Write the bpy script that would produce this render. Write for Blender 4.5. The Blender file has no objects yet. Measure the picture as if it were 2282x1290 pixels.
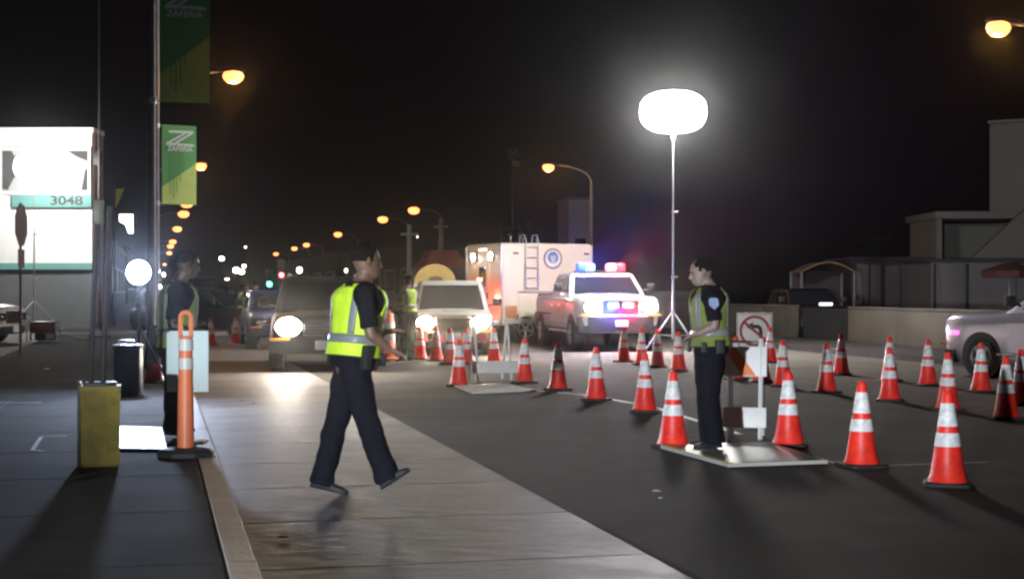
import bpy, bmesh, math, random
from mathutils import Vector, Matrix, noise
random.seed(11)
C = bpy.context.scene
COL = C.collection
R = math.radians
V = Vector

# ------------------------------------------------------------------ camera
EYE = 1.47
FPX = 3340.0
YAW = R(13.4)                       # the street runs this far to the left of the view axis
cam = bpy.data.cameras.new('camera')
cam_ob = bpy.data.objects.new('camera', cam)
COL.objects.link(cam_ob)
cam.sensor_width = 36.0
cam.lens = FPX / 2282 * 36.0
cam.clip_start = 0.1
cam.clip_end = 3000
cam_ob.location = (0, 0, EYE)
cam_ob.rotation_euler = (R(90), 0, 0)
C.camera = cam_ob

# ------------------------------------------------------------------ night sky
world = bpy.data.worlds.new('World')
C.world = world
world.use_nodes = True
wn = world.node_tree.nodes
wl = world.node_tree.links
bg = wn['Background']
sky = wn.new('ShaderNodeTexSky')
sky.sky_type = 'NISHITA'
sky.sun_disc = False
sky.sun_elevation = R(-4)
sky.sun_rotation = R(200)
mixw = wn.new('ShaderNodeMix')
mixw.data_type = 'RGBA'
mixw.inputs[0].default_value = 0.9
mixw.inputs[7].default_value = (0.040, 0.031, 0.036, 1)   # city glow of a clear night
wl.new(sky.outputs[0], mixw.inputs[6])
wl.new(mixw.outputs[2], bg.inputs[0])
bg.inputs[1].default_value = 0.06
C.view_settings.view_transform = 'Standard'
C.view_settings.look = 'None'
C.view_settings.exposure = 0
C.view_settings.gamma = 1
C.view_settings.use_curve_mapping = False
C.render.engine = 'CYCLES'
C.cycles.use_denoising = True
C.cycles.max_bounces = 4
C.cycles.diffuse_bounces = 2
C.cycles.glossy_bounces = 3
C.cycles.transmission_bounces = 4
C.cycles.volume_bounces = 0
C.cycles.sample_clamp_indirect = 4
C.cycles.filter_width = 2.5
C.cycles.use_adaptive_sampling = False

# ------------------------------------------------------------------ light levels
BALLOON = 225.0
SODIUM = (1.0, 0.45, 0.10)
HEAD = 0.04
HAZE = 0.0003

# ------------------------------------------------------------------ helpers
def at(px, py, d):
    """a point of the place, measured off the photograph at a distance of d metres"""
    return V(((px - 1141) / FPX * d, d, EYE - (py - 645) / FPX * d))

def gd(py, z=0.0):
    return (EYE - z) * FPX / (py - 645)

def ground(px, py, z=0.0):
    p = at(px, py, gd(py, z))
    p.z = z
    return p

def street(lat, along, z=0.0):
    c, s = math.cos(YAW), math.sin(YAW)
    return V((lat * c - along * s, lat * s + along * c, z))

_m = {}
def mat(name, col, rough=0.6, metal=0.0, emit=None, es=0.0, var=0.12, vs=4.0, bump=0.0, bs=40.0,
        stretch=(1, 1, 1), spec=0.5, coat=0.0, rv=0.12):
    if name in _m:
        return _m[name]
    m = bpy.data.materials.new(name)
    m.use_nodes = True
    nt = m.node_tree
    b = nt.nodes['Principled BSDF']
    b.inputs['Roughness'].default_value = rough
    b.inputs['Metallic'].default_value = metal
    b.inputs['Specular IOR Level'].default_value = spec
    b.inputs['Coat Weight'].default_value = coat
    b.inputs['Base Color'].default_value = (*col, 1)
    if emit:
        b.inputs['Emission Color'].default_value = (*emit, 1)
        b.inputs['Emission Strength'].default_value = es
    else:
        tc = nt.nodes.new('ShaderNodeTexCoord')
        mp = nt.nodes.new('ShaderNodeMapping')
        mp.inputs['Scale'].default_value = stretch
        nt.links.new(tc.outputs['Object'], mp.inputs[0])
        if var:
            n = nt.nodes.new('ShaderNodeTexNoise')
            n.inputs['Scale'].default_value = vs
            n.inputs['Detail'].default_value = 6
            n.inputs['Roughness'].default_value = 0.65
            nt.links.new(mp.outputs[0], n.inputs[0])
            rp = nt.nodes.new('ShaderNodeMapRange')
            rp.inputs[1].default_value = 0.3
            rp.inputs[2].default_value = 0.7
            rp.inputs[3].default_value = 1 - var
            rp.inputs[4].default_value = 1 + var
            nt.links.new(n.outputs[0], rp.inputs[0])
            mx = nt.nodes.new('ShaderNodeMix')
            mx.data_type = 'RGBA'
            mx.blend_type = 'MULTIPLY'
            mx.inputs[0].default_value = 1
            mx.inputs[6].default_value = (*col, 1)
            nt.links.new(rp.outputs[0], mx.inputs[7])
            nt.links.new(mx.outputs[2], b.inputs['Base Color'])
            rr = nt.nodes.new('ShaderNodeMapRange')
            rr.inputs[3].default_value = max(rough - rv, 0.02)
            rr.inputs[4].default_value = min(rough + rv, 1)
            nt.links.new(n.outputs[0], rr.inputs[0])
            nt.links.new(rr.outputs[0], b.inputs['Roughness'])
        if bump:
            n2 = nt.nodes.new('ShaderNodeTexNoise')
            n2.inputs['Scale'].default_value = bs
            n2.inputs['Detail'].default_value = 4
            nt.links.new(mp.outputs[0], n2.inputs[0])
            bp = nt.nodes.new('ShaderNodeBump')
            bp.inputs['Strength'].default_value = bump
            bp.inputs['Distance'].default_value = 0.02
            nt.links.new(n2.outputs[0], bp.inputs['Height'])
            nt.links.new(bp.outputs[0], b.inputs['Normal'])
    _m[name] = m
    return m

def finish(name, me, m, parent=None, smooth=35):
    me.materials.append(m)
    o = bpy.data.objects.new(name, me)
    COL.objects.link(o)
    if parent:
        o.parent = parent
    if smooth:
        me.shade_smooth()
        me.set_sharp_from_angle(angle=R(smooth))
    return o

class MB:
    def __init__(self):
        self.v, self.f = [], []
    def add(self, vs, fs):
        n = len(self.v)
        self.v += [tuple(p) for p in vs]
        self.f += [tuple(i + n for i in f) for f in fs]
        return self
    def box(self, c, s, M=None, bev=0.0):
        c = V(c)
        hx, hy, hz = s[0] / 2, s[1] / 2, s[2] / 2
        b = min(bev, hx * .9, hy * .9, hz * .9)
        if b <= 0:
            vs = [V((x, y, z)) for x in (-hx, hx) for y in (-hy, hy) for z in (-hz, hz)]
            fs = [(0, 1, 3, 2), (4, 6, 7, 5), (0, 4, 5, 1), (2, 3, 7, 6), (0, 2, 6, 4), (1, 5, 7, 3)]
        else:
            bm = bmesh.new()
            bmesh.ops.create_cube(bm, size=1)
            for v in bm.verts:
                v.co = V((v.co.x * 2 * hx, v.co.y * 2 * hy, v.co.z * 2 * hz))
            bmesh.ops.bevel(bm, geom=bm.edges[:], offset=b, segments=2, profile=.5, affect='EDGES')
            bm.verts.index_update()
            vs = [v.co.copy() for v in bm.verts]
            fs = [[v.index for v in f.verts] for f in bm.faces]
            bm.free()
        if M:
            vs = [M @ v for v in vs]
        return self.add([v + c for v in vs], fs)
    def loft(self, rings, cap=True, close=True):
        n = len(rings[0])
        vs = [p for r in rings for p in r]
        fs = []
        for k in range(len(rings) - 1):
            for i in range(n if close else n - 1):
                j = (i + 1) % n
                fs.append((k * n + i, k * n + j, (k + 1) * n + j, (k + 1) * n + i))
        if cap:
            fs.append(tuple(range(n - 1, -1, -1)))
            fs.append(tuple((len(rings) - 1) * n + i for i in range(n)))
        return self.add(vs, fs)
    def tube(self, pts, rad, n=10, sub=1, cap=True, flat=1.0, ref=None):
        pts = [V(p) for p in pts]
        if not hasattr(rad, '__len__'):
            rad = [rad] * len(pts)
        if sub > 1:
            P, Q = [], []
            L = len(pts)
            for k in range(L - 1):
                p0, p1, p2, p3 = pts[max(k - 1, 0)], pts[k], pts[k + 1], pts[min(k + 2, L - 1)]
                for s in range(sub):
                    t = s / sub
                    P.append(0.5 * ((2 * p1) + (p2 - p0) * t + (2 * p0 - 5 * p1 + 4 * p2 - p3) * t * t + (3 * p1 - p0 - 3 * p2 + p3) * t ** 3))
                    Q.append(rad[k] + (rad[k + 1] - rad[k]) * (t * t * (3 - 2 * t)))
            P.append(pts[-1]); Q.append(rad[-1])
            pts, rad = P, Q
        rings = []
        u = None
        for k, p in enumerate(pts):
            t = (pts[min(k + 1, len(pts) - 1)] - pts[max(k - 1, 0)])
            t = t.normalized() if t.length > 1e-9 else V((0, 0, 1))
            if u is None:
                u = V(ref) if ref else (V((1, 0, 0)) if abs(t.x) < .9 else V((0, 1, 0)))
            u = (u - t * u.dot(t)).normalized()
            w = t.cross(u)
            rings.append([p + (u * math.cos(a) + w * math.sin(a) * flat) * rad[k] for a in [2 * math.pi * i / n for i in range(n)]])
        return self.loft(rings, cap)
    def lathe(self, prof, n=24, c=(0, 0, 0), M=None, cap=True):
        rings = [[V((r * math.cos(2 * math.pi * i / n), r * math.sin(2 * math.pi * i / n), z)) for i in range(n)] for r, z in prof]
        if M:
            rings = [[M @ p for p in r] for r in rings]
        c = V(c)
        return self.loft([[p + c for p in r] for r in rings], cap)
    def slab(self, quad, th):
        """a plate whose face is the given polygon, thickened to one side"""
        q = [V(p) for p in quad]
        nrm = (q[1] - q[0]).cross(q[-1] - q[0]).normalized()
        return self.loft([[p - nrm * th for p in q], q])
    def mesh(self, name):
        me = bpy.data.meshes.new(name)
        me.from_pydata(self.v, [], self.f)
        me.update()
        bm = bmesh.new(); bm.from_mesh(me)
        bmesh.ops.recalc_face_normals(bm, faces=bm.faces)
        bm.to_mesh(me); bm.free()
        return me
    def build(self, name, m, parent=None, smooth=35):
        return finish(name, self.mesh(name), m, parent, smooth)

def tag(o, label=None, cat=None, group=None, kind=None):
    if label: o['label'] = label
    if cat: o['category'] = cat
    if group: o['group'] = group
    if kind: o['kind'] = kind
    return o

def thing(name, label, cat, loc=(0, 0, 0), rz=0.0, group=None):
    o = bpy.data.objects.new(name, None)
    o.empty_display_size = .2
    COL.objects.link(o)
    o.location = loc
    o.rotation_euler = (0, 0, rz)
    return tag(o, label, cat, group)

def copy_tree(o, parent=None):
    kids = list(o.children)
    c = o.copy()
    COL.objects.link(c)
    c.parent = parent
    for k in kids:
        copy_tree(k, c)
    return c

def lamp(kind, power, color, loc, parent=None, target=None, size=60, blend=.6, radius=.06, name='lamp_light'):
    l = bpy.data.lights.new(name, kind)
    l.energy = power
    l.color = color
    l.shadow_soft_size = radius
    if kind == 'SPOT':
        l.spot_size = R(size)
        l.spot_blend = blend
    o = bpy.data.objects.new(name, l)
    COL.objects.link(o)
    o.location = loc
    if target is not None:
        o.rotation_euler = (V(target) - V(loc)).to_track_quat('-Z', 'Y').to_euler()
    if parent:
        o.parent = parent
    return o

def text_mesh(body, size, depth=.004):
    cu = bpy.data.curves.new('lettering', 'FONT')
    cu.body = body
    cu.size = size
    cu.align_x = 'CENTER'
    cu.align_y = 'CENTER'
    cu.extrude = depth
    cu.offset = size * .02
    o = bpy.data.objects.new('lettering', cu)
    COL.objects.link(o)
    dg = bpy.context.evaluated_depsgraph_get()
    me = bpy.data.meshes.new_from_object(o.evaluated_get(dg))
    bpy.data.objects.remove(o)
    return me

def remesh(mb, voxel, smooth_it=2, wrinkle=0.0, wfreq=(16, 16, 6)):
    me = mb.mesh('tmp')
    sc = bpy.data.scenes.new('workbench')          # a scratch scene, so that only this mesh is evaluated
    o = bpy.data.objects.new('tmp', me)
    sc.collection.objects.link(o)
    r = o.modifiers.new('r', 'REMESH'); r.mode = 'VOXEL'; r.voxel_size = voxel
    s = o.modifiers.new('s', 'SMOOTH'); s.iterations = smooth_it; s.factor = .5
    with bpy.context.temp_override(scene=sc, view_layer=sc.view_layers[0]):
        dg = bpy.context.evaluated_depsgraph_get()
    out = bpy.data.meshes.new_from_object(o.evaluated_get(dg))
    bpy.data.objects.remove(o)
    bpy.data.scenes.remove(sc)
    if wrinkle:
        cs = [v.co.copy() for v in out.vertices]
        ns = [v.normal.copy() for v in out.vertices]
        flat = []
        for p, n in zip(cs, ns):
            d = noise.noise(V((p.x * wfreq[0], p.y * wfreq[1], p.z * wfreq[2] + p.x * 5))) + .5 * noise.noise(V((p.x * 30, p.y * 30, p.z * 17)))
            flat += (p + n * d * wrinkle)[:]
        out.vertices.foreach_set('co', flat)
        out.update()
    return out

# ------------------------------------------------------------------ materials
M_asphalt = mat('asphalt', (.118, .108, .094), .85, var=.32, vs=.55, bump=.5, bs=90, spec=.1)
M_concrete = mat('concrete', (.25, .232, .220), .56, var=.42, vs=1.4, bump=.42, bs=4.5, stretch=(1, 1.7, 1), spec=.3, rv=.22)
M_kerb = mat('kerb_concrete', (.40, .35, .30), .5, var=.25, vs=5, bump=.4, bs=30)
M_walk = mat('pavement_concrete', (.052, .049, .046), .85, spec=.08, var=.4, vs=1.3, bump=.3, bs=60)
M_dark_gap = mat('joint_dirt', (.05, .045, .04), .9)
M_cone = mat('cone_orange', (.86, .035, .02), .42, var=.34, vs=8)
M_collar = mat('reflective_white', (.74, .74, .74), .42, var=.38, vs=13)
M_rubber = mat('black_rubber', (.02, .02, .02), .7, var=.2)
M_metal = mat('galvanised_steel', (.42, .43, .44), .45, metal=.8, var=.15)
M_pole = mat('pole_grey_paint', (.20, .195, .185), .55, var=.2)
M_darkpole = mat('dark_paint', (.02, .02, .022), .5, var=.2)
M_whitepaint = mat('white_paint', (.78, .78, .76), .5, var=.06)
M_car_white = mat('white_car_paint', (.64, .64, .62), .28, var=.03, coat=.6, rv=.02)
M_cream = mat('cream_panel', (.60, .51, .39), .45, var=.05, vs=2)
M_black_plastic = mat('black_plastic', (.025, .025, .025), .5, var=.2)
M_glass = mat('tinted_glass', (.02, .022, .028), .06, var=0, spec=.6)
M_chrome = mat('chrome', (.75, .75, .76), .12, metal=1, var=.05)
M_plate = mat('number_plate', (.75, .75, .78), .4, var=.1, vs=30)
M_skin = mat('skin', (.15, .082, .056), .5, var=.1, vs=20)
M_skin_dark = mat('skin_brown', (.07, .04, .028), .5, var=.1, vs=20)
M_navy = mat('navy_uniform_cloth', (.0065, .007, .012), .9, spec=.15, var=.2, vs=14, bump=.2, bs=200)
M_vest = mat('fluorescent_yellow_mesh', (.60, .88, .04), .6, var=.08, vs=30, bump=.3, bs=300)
M_vest_dim = mat('olive_vest_mesh', (.26, .36, .05), .7, var=.15, vs=30, bump=.3, bs=300)
M_band = mat('reflective_tape', (.19, .205, .21), .35, var=.1, vs=20)
M_leather = mat('black_leather', (.012, .012, .013), .65, var=.2)
M_hair = mat('dark_hair', (.012, .009, .008), .85, spec=.12, var=.3, vs=60, bump=.6, bs=150)
M_beige = mat('beige_cloth', (.42, .35, .25), .85, var=.1)
M_bulb_sodium = mat('sodium_glow', (.9, .6, .3), .5, emit=(1, .30, .085), es=3.4)
M_warm_white = mat('warm_white_glow', (.9, .9, .8), .5, emit=(1, .86, .68), es=60)

# ------------------------------------------------------------------ ground, road, kerbs, pavements
tag(MB().add([(-900, -300, -.03), (900, -300, -.03), (900, 1500, -.03), (-900, 1500, -.03)], [(0, 1, 2, 3)])
    .build('ground', mat('earth', (.05, .048, .045), .9, vs=.2)), kind='structure')

def strip(name, m, lat0, lat1, al0, al1, z0, z1):
    o = MB().box(((lat0 + lat1) / 2, (al0 + al1) / 2, (z0 + z1) / 2), (lat1 - lat0, al1 - al0, z1 - z0)).build(name, m, smooth=0)
    o.rotation_euler = (0, 0, YAW)
    return tag(o, kind='structure')

CURB, LANE, FAR = 0.49, 2.66, 15.0
strip('road', M_asphalt, CURB, FAR, -25, 520, -.02, 0)
strip('sidewalk', M_dark_gap, -3.0, CURB - .15, -25, 380, -.02, .118)
strip('parking_lot', mat('lot_asphalt', (.10, .095, .088), .75, var=.25, vs=.5, bump=.4, bs=50), -60, -3.0, -25, 380, -.02, .124)
lane = strip('concrete_lane', M_dark_gap, CURB, LANE, -25, 300, -.018, .003)
far_walk = strip('far_sidewalk', M_walk, FAR + .15, 17.4, -10, 380, -.02, .13)

def paver(parent, name, c, s, m, meshes={}):
    key = (name, round(s[0], 3), round(s[1], 3))
    if key not in meshes:
        meshes[key] = MB().box((0, 0, 0), s, bev=.008).mesh(name)
        meshes[key].materials.append(m)
    o = bpy.data.objects.new(name, meshes[key])
    COL.objects.link(o)
    o.parent = parent
    o.location = c
    return o

for i in range(60):
    y = .6 + 1.62 * i
    paver(lane, 'slab', (CURB + 1.081, y, .004), (2.156, 1.61, .012), M_concrete)
walk = bpy.data.objects['sidewalk']
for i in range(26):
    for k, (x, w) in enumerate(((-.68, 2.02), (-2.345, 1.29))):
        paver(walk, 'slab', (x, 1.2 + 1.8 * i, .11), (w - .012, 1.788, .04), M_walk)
kerb = strip('kerb', M_dark_gap, CURB - .15, CURB, -25, 380, -.02, .09)
for i in range(36):
    paver(kerb, 'kerb_stone', (CURB - .076, 1.5 + 2.4 * i, .065), (.15, 2.39, .134), M_kerb)
kerb2 = strip('far_kerb', M_walk, FAR, FAR + .15, -10, 380, -.02, .13)

# painted lines on the asphalt and the pavement
M_line = mat('road_paint', (.62, .60, .52), .6, var=.3, vs=8)
def painted(name, pts, w, z, label, m=M_line):
    mb = MB()
    for a, b in zip(pts, pts[1:]):
        a, b = V(a), V(b)
        t = (b - a).normalized() * .5 * w
        s = V((-t.y, t.x, 0))
        mb.add([a - s, b - s, b + s, a + s], [(0, 1, 2, 3)])
    mb.v = [(x, y, z) for x, y, _ in mb.v]
    return tag(mb.build(name, m, smooth=0), kind='structure')
painted('lane_line', [ground(1105, 862), ground(1300, 880), ground(1450, 905), ground(1650, 968)], .07, .004, '')
painted('lane_line', [ground(1680, 990), ground(1900, 1040), ground(2200, 1030)], .05, .004, '')
painted('pavement_mark', [ground(150, 972, .13), ground(92, 974, .13), ground(72, 1004, .13), ground(98, 1006, .13)], .035, .136, '', mat('white_chalk', (.75, .73, .70), .7, var=.2))
painted('pavement_mark', [ground(-60, 897, .13), ground(92, 898, .13)], .03, .136, '', mat('white_chalk', (.75, .73, .70), .7))

# ------------------------------------------------------------------ building with the lit front on the left
M_stucco = mat('white_stucco', (.80, .79, .76), .8, var=.05, vs=2, bump=.2, bs=30)
M_stucco_grey = mat('grey_painted_wall', (.13, .14, .14), .8, var=.08, vs=2, bump=.2, bs=30)
M_pink = mat('dusty_pink_wall', (.36, .22, .20), .8, var=.1)
M_teal = mat('pale_teal_paint', (.15, .35, .32), .55, var=.05)
DB = 51.7
def pb(px, py, d=DB):
    return at(px, py, d)
bx0, bx1 = pb(-260, 0).x, pb(205, 0).x
zt, zs, zl = pb(0, 294).z, pb(0, 592).z, .1
sb = thing('shop_building', 'bright white shop building with numbered teal sign and grey lower wall', 'building', ((bx0 + bx1) / 2, DB, .1))
cx = (bx0 + bx1) / 2
def bl(x, z, y=0.0):
    return (x - cx, y, z - .1)
W = bx1 - bx0
MB().box(bl(cx, (zt + zs) / 2, .65), (W, 1.3, zt - zs)).build('upper_wall', M_stucco, sb, 0)
MB().box(bl(cx, (zs + zl) / 2, .68), (W, 1.24, zs - zl)).build('lower_wall', M_stucco_grey, sb, 0)
MB().box(bl(cx, zs - .02, -.03), (W + .02, .14, .22)).build('ledge', M_teal, sb, 0)
MB().box(bl(cx - 2.5, (zt - .4 + zl) / 2, 3.9), (W - 5, 5.2, zt - zl - .6)).build('rear_wall', M_stucco_grey, sb, 0)
MB().box(bl(cx, zt + .06, .65), (W + .12, 1.42, .16)).build('parapet_cap', M_whitepaint, sb, 0)
MB().box((bx1 - cx + .02, .68, (zt + .1) / 2), (.06, 1.1, zt - .3)).build('side_wall', M_pink, sb, 0)
# picture window
wx0, wx1, wz0, wz1 = pb(4, 0).x, pb(198, 0).x, pb(0, 428).z, pb(0, 335).z
fr = MB()
for a, b_, c_, d_ in ((wx0, wx1, wz1, wz1 + .09), (wx0, wx1, wz0 - .09, wz0)):
    fr.box(bl((a + b_) / 2, (c_ + d_) / 2, -.06), (b_ - a + .18, .14, .09))
for x in (wx0 - .045, wx1 + .045):
    fr.box(bl(x, (wz0 + wz1) / 2, -.06), (.09, .139, wz1 - wz0))
win = fr.build('window', M_whitepaint, sb, 0)
MB().box(bl((wx0 + wx1) / 2, (wz0 + wz1) / 2, -.012), (wx1 - wx0 - .01, .03, wz1 - wz0 - .01)).build('pane', mat('glare_pale_glass', (.42, .42, .42), .5, var=.1, vs=.8), win, 0)  # pale colour stands in for the lamp's glare across the glass
M_dark_corner = mat('unglared_glass', (.05, .05, .05), .7)  # dark corners of the pane that the painted glare leaves free
for q_ in ([(6, 422), (6, 337), (26, 337), (48, 372), (30, 400), (18, 424)], [(152, 337), (197, 337), (197, 360), (172, 350)], [(182, 424), (190, 380), (197, 372), (197, 424)]):
    MB().slab([V(bl(pb(a, b).x, pb(a, b).z, -.034)) for a, b in reversed(q_)], .004).build('dark_corner', M_dark_corner, win, 0)
# teal sign band with the street number
sx0, sx1, sz0, sz1 = pb(30, 0).x, pb(207, 0).x, pb(0, 463).z, pb(0, 428).z - .1
sg = MB().box(bl((sx0 + sx1) / 2, (sz0 + sz1) / 2, -.11), (sx1 - sx0, .2, sz1 - sz0), bev=.01).build('sign_band', M_teal, sb)
tm = text_mesh('3048', .42, .012)
n_ = finish('number_lettering', tm, M_black_plastic, sg, 0)
n_.rotation_euler = (R(90), 0, 0)
n_.scale = (1.35, 1, 1)
n_.location = bl(pb(152, 0).x, (sz0 + sz1) / 2, -.216)
n_.data.transform(Matrix.Identity(4))
MB().box((bx1 - cx + .2, -.02, pb(0, 360).z), (.28, .28, .5), bev=.03).build('wall_lamp', M_black_plastic, sb)
# low concrete apron in front of it
tag(MB().box((0, 0, 0), (16, 3.0, .03)).build('apron', M_walk, smooth=0), kind='structure').location = (bx1 - 6, DB - 1.8, .128)

# dark buildings further down the left side
M_dkwall = mat('dark_stucco', (.045, .042, .05), .85, var=.15)
def dark_building(lat0, lat1, al0, al1, h, label, nwin=3, m=None, wm=None):
    t = thing('street_building', label, 'building', street((lat0 + lat1) / 2, (al0 + al1) / 2, .1), YAW)
    w, l = lat1 - lat0, al1 - al0
    wall = MB().box((0, 0, h / 2), (w, l, h)).build('wall', m or M_dkwall, t, 0)
    MB().box((0, 0, h + .12), (w + .25, l + .25, .24), bev=.03).build('cornice', M_dkwall, t)
    sx = 1 if lat0 < 0 else -1
    for k in range(nwin):
        y = -l / 2 + l * (k + .5) / nwin
        f = MB().box((sx * (w / 2 + .02), y, h * .45), (.08, l / nwin * .6, h * .4)).build('window', M_pole, t, 0)
        MB().box((sx * (w / 2 + .05), y, h * .45), (.05, l / nwin * .52, h * .34)).build('pane', wm or M_glass, f, 0)
    return t
dark_building(-9, -2.9, 62, 90, 5.2, 'dark single storey building beyond the bright white shop', 4)
dark_building(-12, -2.6, 96, 140, 4.4, 'low dark building far down the left side of the street', 4)
dark_building(-14, -2.6, 150, 210, 5.4, 'farthest dark building on the left of the street', 5)
dark_building(17.8, 30, 150, 215, 5.0, 'low dark building far down the right side of the street', 5)
dark_building(18.5, 30, 108, 140, 4.6, 'dark building behind the yellow dome on the right of the street', 4)

# pale tall building behind the police truck, reddish roof
p = at(1293, 445, 95)
t = thing('tower_building', 'tall narrow pale lilac building behind the pole of the orange lamp', 'building', (p.x, 95, 0), R(8))
MB().box((0, 2, p.z / 2), (1.5, 4, p.z)).build('wall', mat('pale_lilac_stucco', (.40, .37, .40), .8), t, 0)
MB().box((0, 2, p.z + .08), (1.7, 4.2, .16)).build('cornice', M_pole, t, 0)
for k in range(3):
    MB().box((0, -.02, 4.3 - 1.3 * k), (.7, .06, .8)).build('window', M_glass, t, 0)
p = at(992, 562, 70)
t = thing('red_roof_kiosk', 'small building with a rust red roof behind the yellow dome', 'building', (p.x, 70, 0), YAW)
MB().box((0, 1, 1.25), (1.9, 3, 2.5)).build('wall', M_dkwall, t, 0)
MB().loft([[V((-1.1, -.7, 2.5)), V((1.1, -.7, 2.5)), V((1.1, 2.7, 2.5)), V((-1.1, 2.7, 2.5))], [V((-.6, .2, 3.3)), V((.6, .2, 3.3)), V((.6, 1.8, 3.3)), V((-.6, 1.8, 3.3))]]).build('roof', mat('rust_red_tile', (.30, .08, .045), .7, var=.2, vs=20), t, 0)

# ------------------------------------------------------------------ right side: low walls and buildings behind
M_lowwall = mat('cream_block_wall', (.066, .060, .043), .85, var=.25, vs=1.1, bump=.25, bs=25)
def low_wall(al0, al1, label):
    t = thing('low_wall', label, 'wall', street(17.55, (al0 + al1) / 2, .13), YAW, 'cream walls along the far pavement')
    n = max(1, round((al1 - al0) / 2.4))
    l = (al1 - al0) / n
    for k in range(n):
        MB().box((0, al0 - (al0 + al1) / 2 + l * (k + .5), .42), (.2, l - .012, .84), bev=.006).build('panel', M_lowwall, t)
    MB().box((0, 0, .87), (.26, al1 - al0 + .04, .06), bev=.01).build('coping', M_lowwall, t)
def along_at(px, lat=17.45):
    k = (px - 1141) / FPX
    # x = k*y on the line lat = const
    c, s = math.cos(YAW), math.sin(YAW)
    d = lat / (k * c + s)
    return -k * d * s + d * c
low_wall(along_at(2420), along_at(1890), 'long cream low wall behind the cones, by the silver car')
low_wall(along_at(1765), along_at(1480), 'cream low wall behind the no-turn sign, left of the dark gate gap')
# dark sliding gate between the walls
g0, g1 = along_at(1888), along_at(1767)
t = thing('driveway_gate', 'dark slatted gate between the two cream walls', 'gate', street(17.75, (g0 + g1) / 2, .0), YAW)
MB().box((0, 0, .09), (.06, g1 - g0, .08)).box((0, 0, .92), (.06, g1 - g0, .08)).build('gate_frame', M_darkpole, t, 0)
slat = MB().box((0, 0, 0), (.03, .085, .76)).mesh('slat'); slat.materials.append(M_darkpole)
ns = int((g1 - g0) / .12)
for k in range(ns):
    o = bpy.data.objects.new('slat', slat); COL.objects.link(o); o.parent = t
    o.location = (0, -(g1 - g0) / 2 + .06 + k * .12, .5)
# yard wall building with door panels
M_shed = mat('grey_panel', (.15, .14, .145), .7, var=.12, vs=1)
M_shed_dark = mat('brown_panel', (.06, .04, .04), .8, var=.12)
def shed(px0, px1, pyt, d, label, panels, m):
    x0, x1, z1 = at(px0, 0, d).x, at(px1, 0, d).x, at(0, pyt, d).z
    t = thing('yard_building', label, 'building', ((x0 + x1) / 2, d, 0))
    MB().box((0, 2, z1 / 2), (x1 - x0, 4, z1)).build('wall', m, t, 0)
    MB().box((0, 1.95, z1 + .06), (x1 - x0 + .3, 4.3, .12)).build('roof', M_dkwall, t, 0)
    for (a, b_, top, bot, pm) in panels:
        xa, xb = at(a, 0, d).x - (x0 + x1) / 2, at(b_, 0, d).x - (x0 + x1) / 2
        za, zb = at(0, top, d).z, max(at(0, bot, d).z, .05)
        MB().box(((xa + xb) / 2, -.03, (za + zb) / 2), (xb - xa, .08, za - zb), bev=.01).build('panel', pm, t)
    return t
shed(1895, 2072, 580, 58, 'long dark shed with grey door panels behind the cream wall', [(1908, 1935, 590, 700, M_shed), (1940, 1962, 590, 700, M_shed), (1972, 2004, 592, 700, M_shed), (2010, 2028, 592, 700, M_shed_dark)], M_shed_dark)
shed(2075, 2330, 584, 52, 'pale walled building with dark posts right of the shed', [(2080, 2084, 588, 690, M_darkpole), (2095, 2148, 588, 690, M_shed), (2152, 2157, 588, 700, M_darkpole)], M_shed)
# upper storey canopy, sloping wall and round tower
M_towr = mat('greige_render', (.22, .21, .18), .8, var=.06, vs=1)
p0, p1 = at(2086, 472, 60), at(2270, 588, 60)
t = thing('corner_building', 'greige building with flat canopy, sloping gable wall and blocky tower at the right edge', 'building', (p0.x, 60, 0))
zc = p0.z
MB().box((2.2, 2, zc - .14), (4.6, 4.6, .28), bev=.02).build('canopy', M_towr, t)
MB().box((.1, 1.9, (zc - .3) / 2), (.22, 4.0, zc - .3)).build('pillar', M_towr, t, 0)
MB().box((2.4, 3.4, (zc - .35) / 2), (4.3, .3, zc - .35)).build('rear_wall', M_towr, t, 0)
zz = lambda py: at(0, py, 60).z
xx = lambda px: at(px, 0, 60).x - p0.x
MB().slab([V((xx(2158), -.6, zz(575))), V((xx(2480), -.6, zz(575))), V((xx(2480), -.6, zz(380))), V((xx(2290), -.6, zz(452)))], .3).build('gable_wall', M_towr, t, 0)
MB().box((xx(2320), -.45, zz(575) / 2), (xx(2480) - xx(2158), .25, zz(575))).build('lower_wall', M_shed, t, 0)
tw = Matrix.Rotation(R(-32), 3, 'Z')
tx, tz = at(2183, 0, 65.5).x - p0.x + 2.75, at(0, 280, 65.0).z
MB().box((tx, 4.3, tz / 2), (4.6, 3.0, tz), tw, bev=.12).build('tower', M_towr, t)
MB().box((tx, 4.3, tz + .06), (4.7, 3.1, .14), tw, bev=.04).build('tower_cap', M_towr, t)
# dark red market umbrella near the right edge
p = at(2250, 595, 45)
t = thing('market_umbrella', 'dark red umbrella behind the silver car', 'umbrella', (p.x, 45, 0))
MB().tube([(0, 0, 0), (0, 0, p.z + .15)], .03).build('pole', M_pole, t)
MB().lathe([(.85, p.z - .32), (.86, p.z - .12), (.6, p.z - .02), (.3, p.z + .08), (.02, p.z + .14)], 8).build('canopy', mat('dark_red_canvas', (.06, .018, .016), .8), t, 0)
MB().lathe([(.3, 0), (.3, .06), (.05, .1)], 16).build('base', M_darkpole, t)
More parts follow.
